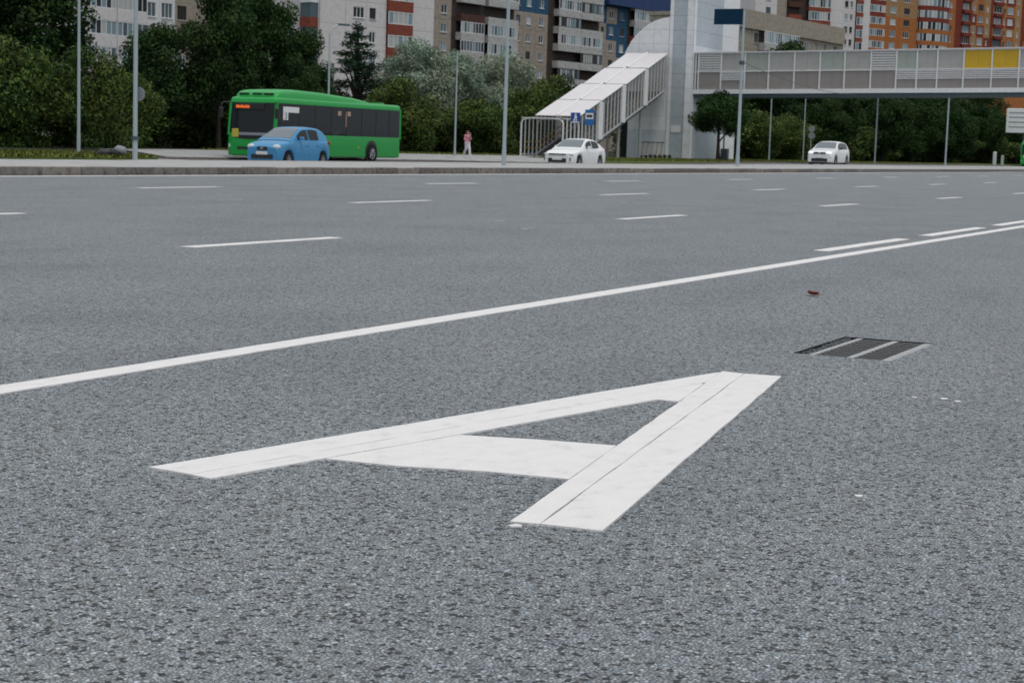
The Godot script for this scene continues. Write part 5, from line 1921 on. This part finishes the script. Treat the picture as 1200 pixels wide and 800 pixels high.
	for z in [0.15, -0.75]:
		m = MB.new()
		m.span(Vector3(1.236, 2.28, z), Vector3(1.251, 2.5, z + 0.30))
		part(t, "window_sticker", m, M.sticker_tan)
	m = MB.new()
	m.span(Vector3(1.236, 1.75, -0.36), Vector3(1.251, 2.5, -0.30))
	part(t, "grab_pole", m, M.sticker_tan)
	m = MB.new()
	m.bevel(Vector3(1.255, 0.75, -1.55), Vector3(0.02, 0.06, 0.12), 0.006)
	part(t, "side_marker", m, M.sticker_yellow)

# ---------------------------------------------------------------- person
func capsule(p, a, b, ra, rb):
	var ab = b - a
	var h = clampf((p - a).dot(ab) / max(ab.length_squared(), 1e-9), 0.0, 1.0)
	return (p - a - ab * h).length() - lerp(ra, rb, h)
func skin_over(bones, cell, blend, m):
	# surface nets over a smooth union of tapered bones
	var lo = Vector3(1e9, 1e9, 1e9)
	var hi = -lo
	for b in bones:
		for k in 2:
			var r = Vector3.ONE * (b[2 + k] + cell * 2.5)
			lo = lo.min(b[k] - r)
			hi = hi.max(b[k] + r)
	var n = Vector3i(((hi - lo) / cell).ceil()) + Vector3i.ONE
	var val = PackedFloat32Array()
	val.resize(n.x * n.y * n.z)
	val.fill(1.0)
	for b in bones:
		var r = max(b[2], b[3]) + cell * 3.0 + blend
		var i0 = Vector3i(((b[0].min(b[1]) - Vector3.ONE * r - lo) / cell).floor()).clamp(Vector3i.ZERO, n - Vector3i.ONE)
		var i1 = Vector3i(((b[0].max(b[1]) + Vector3.ONE * r - lo) / cell).ceil()).clamp(Vector3i.ZERO, n - Vector3i.ONE)
		for z in range(i0.z, i1.z + 1):
			for y in range(i0.y, i1.y + 1):
				for x in range(i0.x, i1.x + 1):
					var at_ = (z * n.y + y) * n.x + x
					var d = capsule(lo + Vector3(x, y, z) * cell, b[0], b[1], b[2], b[3])
					var o = val[at_]
					var h = clampf(0.5 + 0.5 * (o - d) / blend, 0.0, 1.0)
					val[at_] = lerp(o, d, h) - blend * h * (1.0 - h)
	var vert = {}
	var corner = [Vector3i(0, 0, 0), Vector3i(1, 0, 0), Vector3i(0, 1, 0), Vector3i(1, 1, 0), Vector3i(0, 0, 1), Vector3i(1, 0, 1), Vector3i(0, 1, 1), Vector3i(1, 1, 1)]
	var edges = [[0, 1], [2, 3], [4, 5], [6, 7], [0, 2], [1, 3], [4, 6], [5, 7], [0, 4], [1, 5], [2, 6], [3, 7]]
	var id = func(c): return (c.z * n.y + c.y) * n.x + c.x
	for z in n.z - 1:
		for y in n.y - 1:
			for x in n.x - 1:
				var c = Vector3i(x, y, z)
				var base = id.call(c)
				var s0 = val[base] < 0.0
				var mixed = false
				for k in range(1, 8):
					if (val[id.call(c + corner[k])] < 0.0) != s0:
						mixed = true
						break
				if not mixed:
					continue
				var sum = Vector3.ZERO
				var cnt = 0
				for e in edges:
					var va = val[id.call(c + corner[e[0]])]
					var vb = val[id.call(c + corner[e[1]])]
					if (va < 0.0) != (vb < 0.0):
						sum += Vector3(corner[e[0]]).lerp(Vector3(corner[e[1]]), va / (va - vb))
						cnt += 1
				vert[base] = lo + (Vector3(c) + sum / cnt) * cell
	var grad = func(p):
		var g = (p - lo) / cell
		var c = Vector3i(g.round()).clamp(Vector3i.ONE, n - Vector3i(2, 2, 2))
		return Vector3(val[id.call(c + Vector3i(1, 0, 0))] - val[id.call(c - Vector3i(1, 0, 0))], val[id.call(c + Vector3i(0, 1, 0))] - val[id.call(c - Vector3i(0, 1, 0))], val[id.call(c + Vector3i(0, 0, 1))] - val[id.call(c - Vector3i(0, 0, 1))]).normalized()
	var step = [Vector3i(1, 0, 0), Vector3i(0, 1, 0), Vector3i(0, 0, 1)]
	for base in vert:
		var c = Vector3i(base % n.x, (base / n.x) % n.y, base / (n.x * n.y))
		for ax in 3:
			var va = val[base]
			var vb = val[id.call(c + step[ax])]
			if (va < 0.0) == (vb < 0.0):
				continue
			var u = step[(ax + 1) % 3]
			var w = step[(ax + 2) % 3]
			var k = [base, id.call(c - u), id.call(c - u - w), id.call(c - w)]
			if not (vert.has(k[1]) and vert.has(k[2]) and vert.has(k[3])):
				continue
			var p = k.map(func(i): return vert[i])
			var q = p.map(func(v): return grad.call(v))
			if va > 0.0:
				p.reverse()
				q.reverse()
			m.tri3(p[0], p[1], p[2], q[0], q[1], q[2])
			m.tri3(p[0], p[2], p[3], q[0], q[2], q[3])
func person_walking():
	# walking pose, one arm raised to the face; local axes: z forward, x left, y up
	var t = thing("person", "person in a pink top and white trousers walking with a hand at the face", "person", Vector3(-48.9, -0.03, -93.6), 1.15)
	t.scale = Vector3.ONE * 0.88
	var V = func(x, y, z): return Vector3(x, y, z)
	var hipL = V.call(0.09, 0.88, 0.0)
	var hipR = V.call(-0.09, 0.88, 0.0)
	var kneeL = V.call(0.09, 0.48, 0.12)
	var ankL = V.call(0.09, 0.09, 0.20)
	var kneeR = V.call(-0.09, 0.47, -0.02)
	var ankR = V.call(-0.09, 0.11, -0.24)
	var shL = V.call(0.17, 1.36, -0.01)
	var shR = V.call(-0.17, 1.36, -0.01)
	var elL = V.call(0.22, 1.12, 0.08)
	var haL = V.call(0.10, 1.42, 0.16)
	var elR = V.call(-0.24, 1.10, 0.0)
	var haR = V.call(-0.20, 0.98, 0.20)
	var neck = V.call(0, 1.42, 0.0)
	var head = V.call(0, 1.56, 0.03)
	var body = [[hipL, hipR, 0.11, 0.11], [V.call(0, 0.95, 0), V.call(0, 1.12, 0.0), 0.115, 0.10], [V.call(0, 1.12, 0), V.call(0, 1.30, 0), 0.10, 0.125], [shL, shR, 0.065, 0.065], [V.call(0, 1.32, 0), V.call(0, 1.46, 0.01), 0.06, 0.05],
		[hipL, kneeL, 0.085, 0.055], [kneeL, ankL, 0.055, 0.038], [hipR, kneeR, 0.085, 0.055], [kneeR, ankR, 0.055, 0.038],
		[ankL, V.call(0.09, 0.05, 0.34), 0.04, 0.03], [ankR, V.call(-0.09, 0.03, -0.12), 0.04, 0.03],
		[shL, elL, 0.05, 0.04], [elL, haL, 0.038, 0.028], [shR, elR, 0.05, 0.04], [elR, haR, 0.038, 0.028]]
	var m = MB.new()
	skin_over(body, 0.022, 0.03, m)
	# head with nose, brow and ears
	var hd = [[V.call(0, 1.60, 0.0), V.call(0, 1.58, 0.02), 0.088, 0.088], [V.call(0, 1.52, 0.045), V.call(0, 1.505, 0.05), 0.058, 0.05], [V.call(0, 1.57, 0.105), V.call(0, 1.545, 0.118), 0.012, 0.016], [V.call(0.085, 1.58, 0.0), V.call(0.088, 1.555, 0.0), 0.016, 0.012], [V.call(-0.085, 1.58, 0.0), V.call(-0.088, 1.555, 0.0), 0.016, 0.012], [V.call(0.02, 1.515, 0.095), V.call(-0.02, 1.515, 0.095), 0.012, 0.012], [V.call(0.05, 1.605, 0.085), V.call(-0.05, 1.605, 0.085), 0.016, 0.016], [V.call(0, 1.5, 0.0), V.call(0, 1.42, 0.0), 0.05, 0.05]]
	skin_over(hd, 0.009, 0.015, m)
	# hands: palm and five bent fingers
	for q in [[haL, V.call(-0.2, 0.9, 0.25).normalized(), V.call(1, 0, 0.2).normalized()], [haR, V.call(0.15, -0.25, 0.9).normalized(), V.call(0, 1, 0.2).normalized()]]:
		var f = q[1]
		var side = q[2]
		var nrm = f.cross(side).normalized()
		var hb = [[q[0], q[0] + f * 0.07, 0.022, 0.026]]
		for k in 4:
			var a = q[0] + f * 0.075 + side * (k - 1.5) * 0.019
			var l = [0.033, 0.038, 0.036, 0.028][k]
			var b = a + f * l
			var c = b + (f * 0.7 + nrm * 0.7) * l * 0.9
			hb.append([a, b, 0.009, 0.0085])
			hb.append([b, c, 0.0085, 0.007])
		hb.append([q[0] + f * 0.02 + side * 0.02, q[0] + f * 0.05 + side * 0.045, 0.011, 0.009])
		hb.append([q[0] + f * 0.05 + side * 0.045, q[0] + f * 0.08 + side * 0.045 + nrm * 0.01, 0.009, 0.008])
		skin_over(hb, 0.006, 0.006, m)
	part(t, "body", m, M.skin)
	m = MB.new()
	skin_over([[V.call(0, 0.92, 0), V.call(0, 1.12, 0.0), 0.150, 0.125], [V.call(0, 1.12, 0), V.call(0, 1.30, 0), 0.125, 0.15], [shL, shR, 0.085, 0.085], [shL, elL, 0.072, 0.06], [elL, haL.lerp(elL, 0.2), 0.058, 0.045], [shR, elR, 0.072, 0.06], [elR, haR.lerp(elR, 0.2), 0.058, 0.045], [V.call(0.03, 1.22, 0.11), V.call(-0.03, 1.22, 0.11), 0.05, 0.05]], 0.022, 0.04, m)
	part(t, "pink_top", m, M.pink_knit)
	m = MB.new()
	skin_over([[hipL, hipR, 0.135, 0.135], [hipL, kneeL, 0.115, 0.085], [kneeL, ankL, 0.085, 0.075], [hipR, kneeR, 0.115, 0.085], [kneeR, ankR, 0.085, 0.075]], 0.022, 0.03, m)
	part(t, "trousers", m, M.white_cloth)
	m = MB.new()
	skin_over([[V.call(0, 1.625, -0.02), V.call(0, 1.60, -0.03), 0.098, 0.10], [V.call(0, 1.55, -0.06), V.call(0, 1.44, -0.07), 0.07, 0.05], [V.call(0.06, 1.64, 0.04), V.call(-0.06, 1.64, 0.04), 0.05, 0.05], [V.call(0.085, 1.58, -0.02), V.call(0.085, 1.46, -0.03), 0.03, 0.03], [V.call(-0.085, 1.58, -0.02), V.call(-0.085, 1.46, -0.03), 0.03, 0.03]], 0.012, 0.03, m)
	part(t, "hair", m, M.hair_auburn)
	for q in [[V.call(0.09, 0.045, 0.20), V.call(0.09, 0.035, 0.36)], [V.call(-0.09, 0.07, -0.25), V.call(-0.09, 0.035, -0.11)]]:
		m = MB.new()
		skin_over([[q[0], q[1], 0.05, 0.042]], 0.014, 0.02, m)
		part(t, "shoe", m, M.shoe_white)
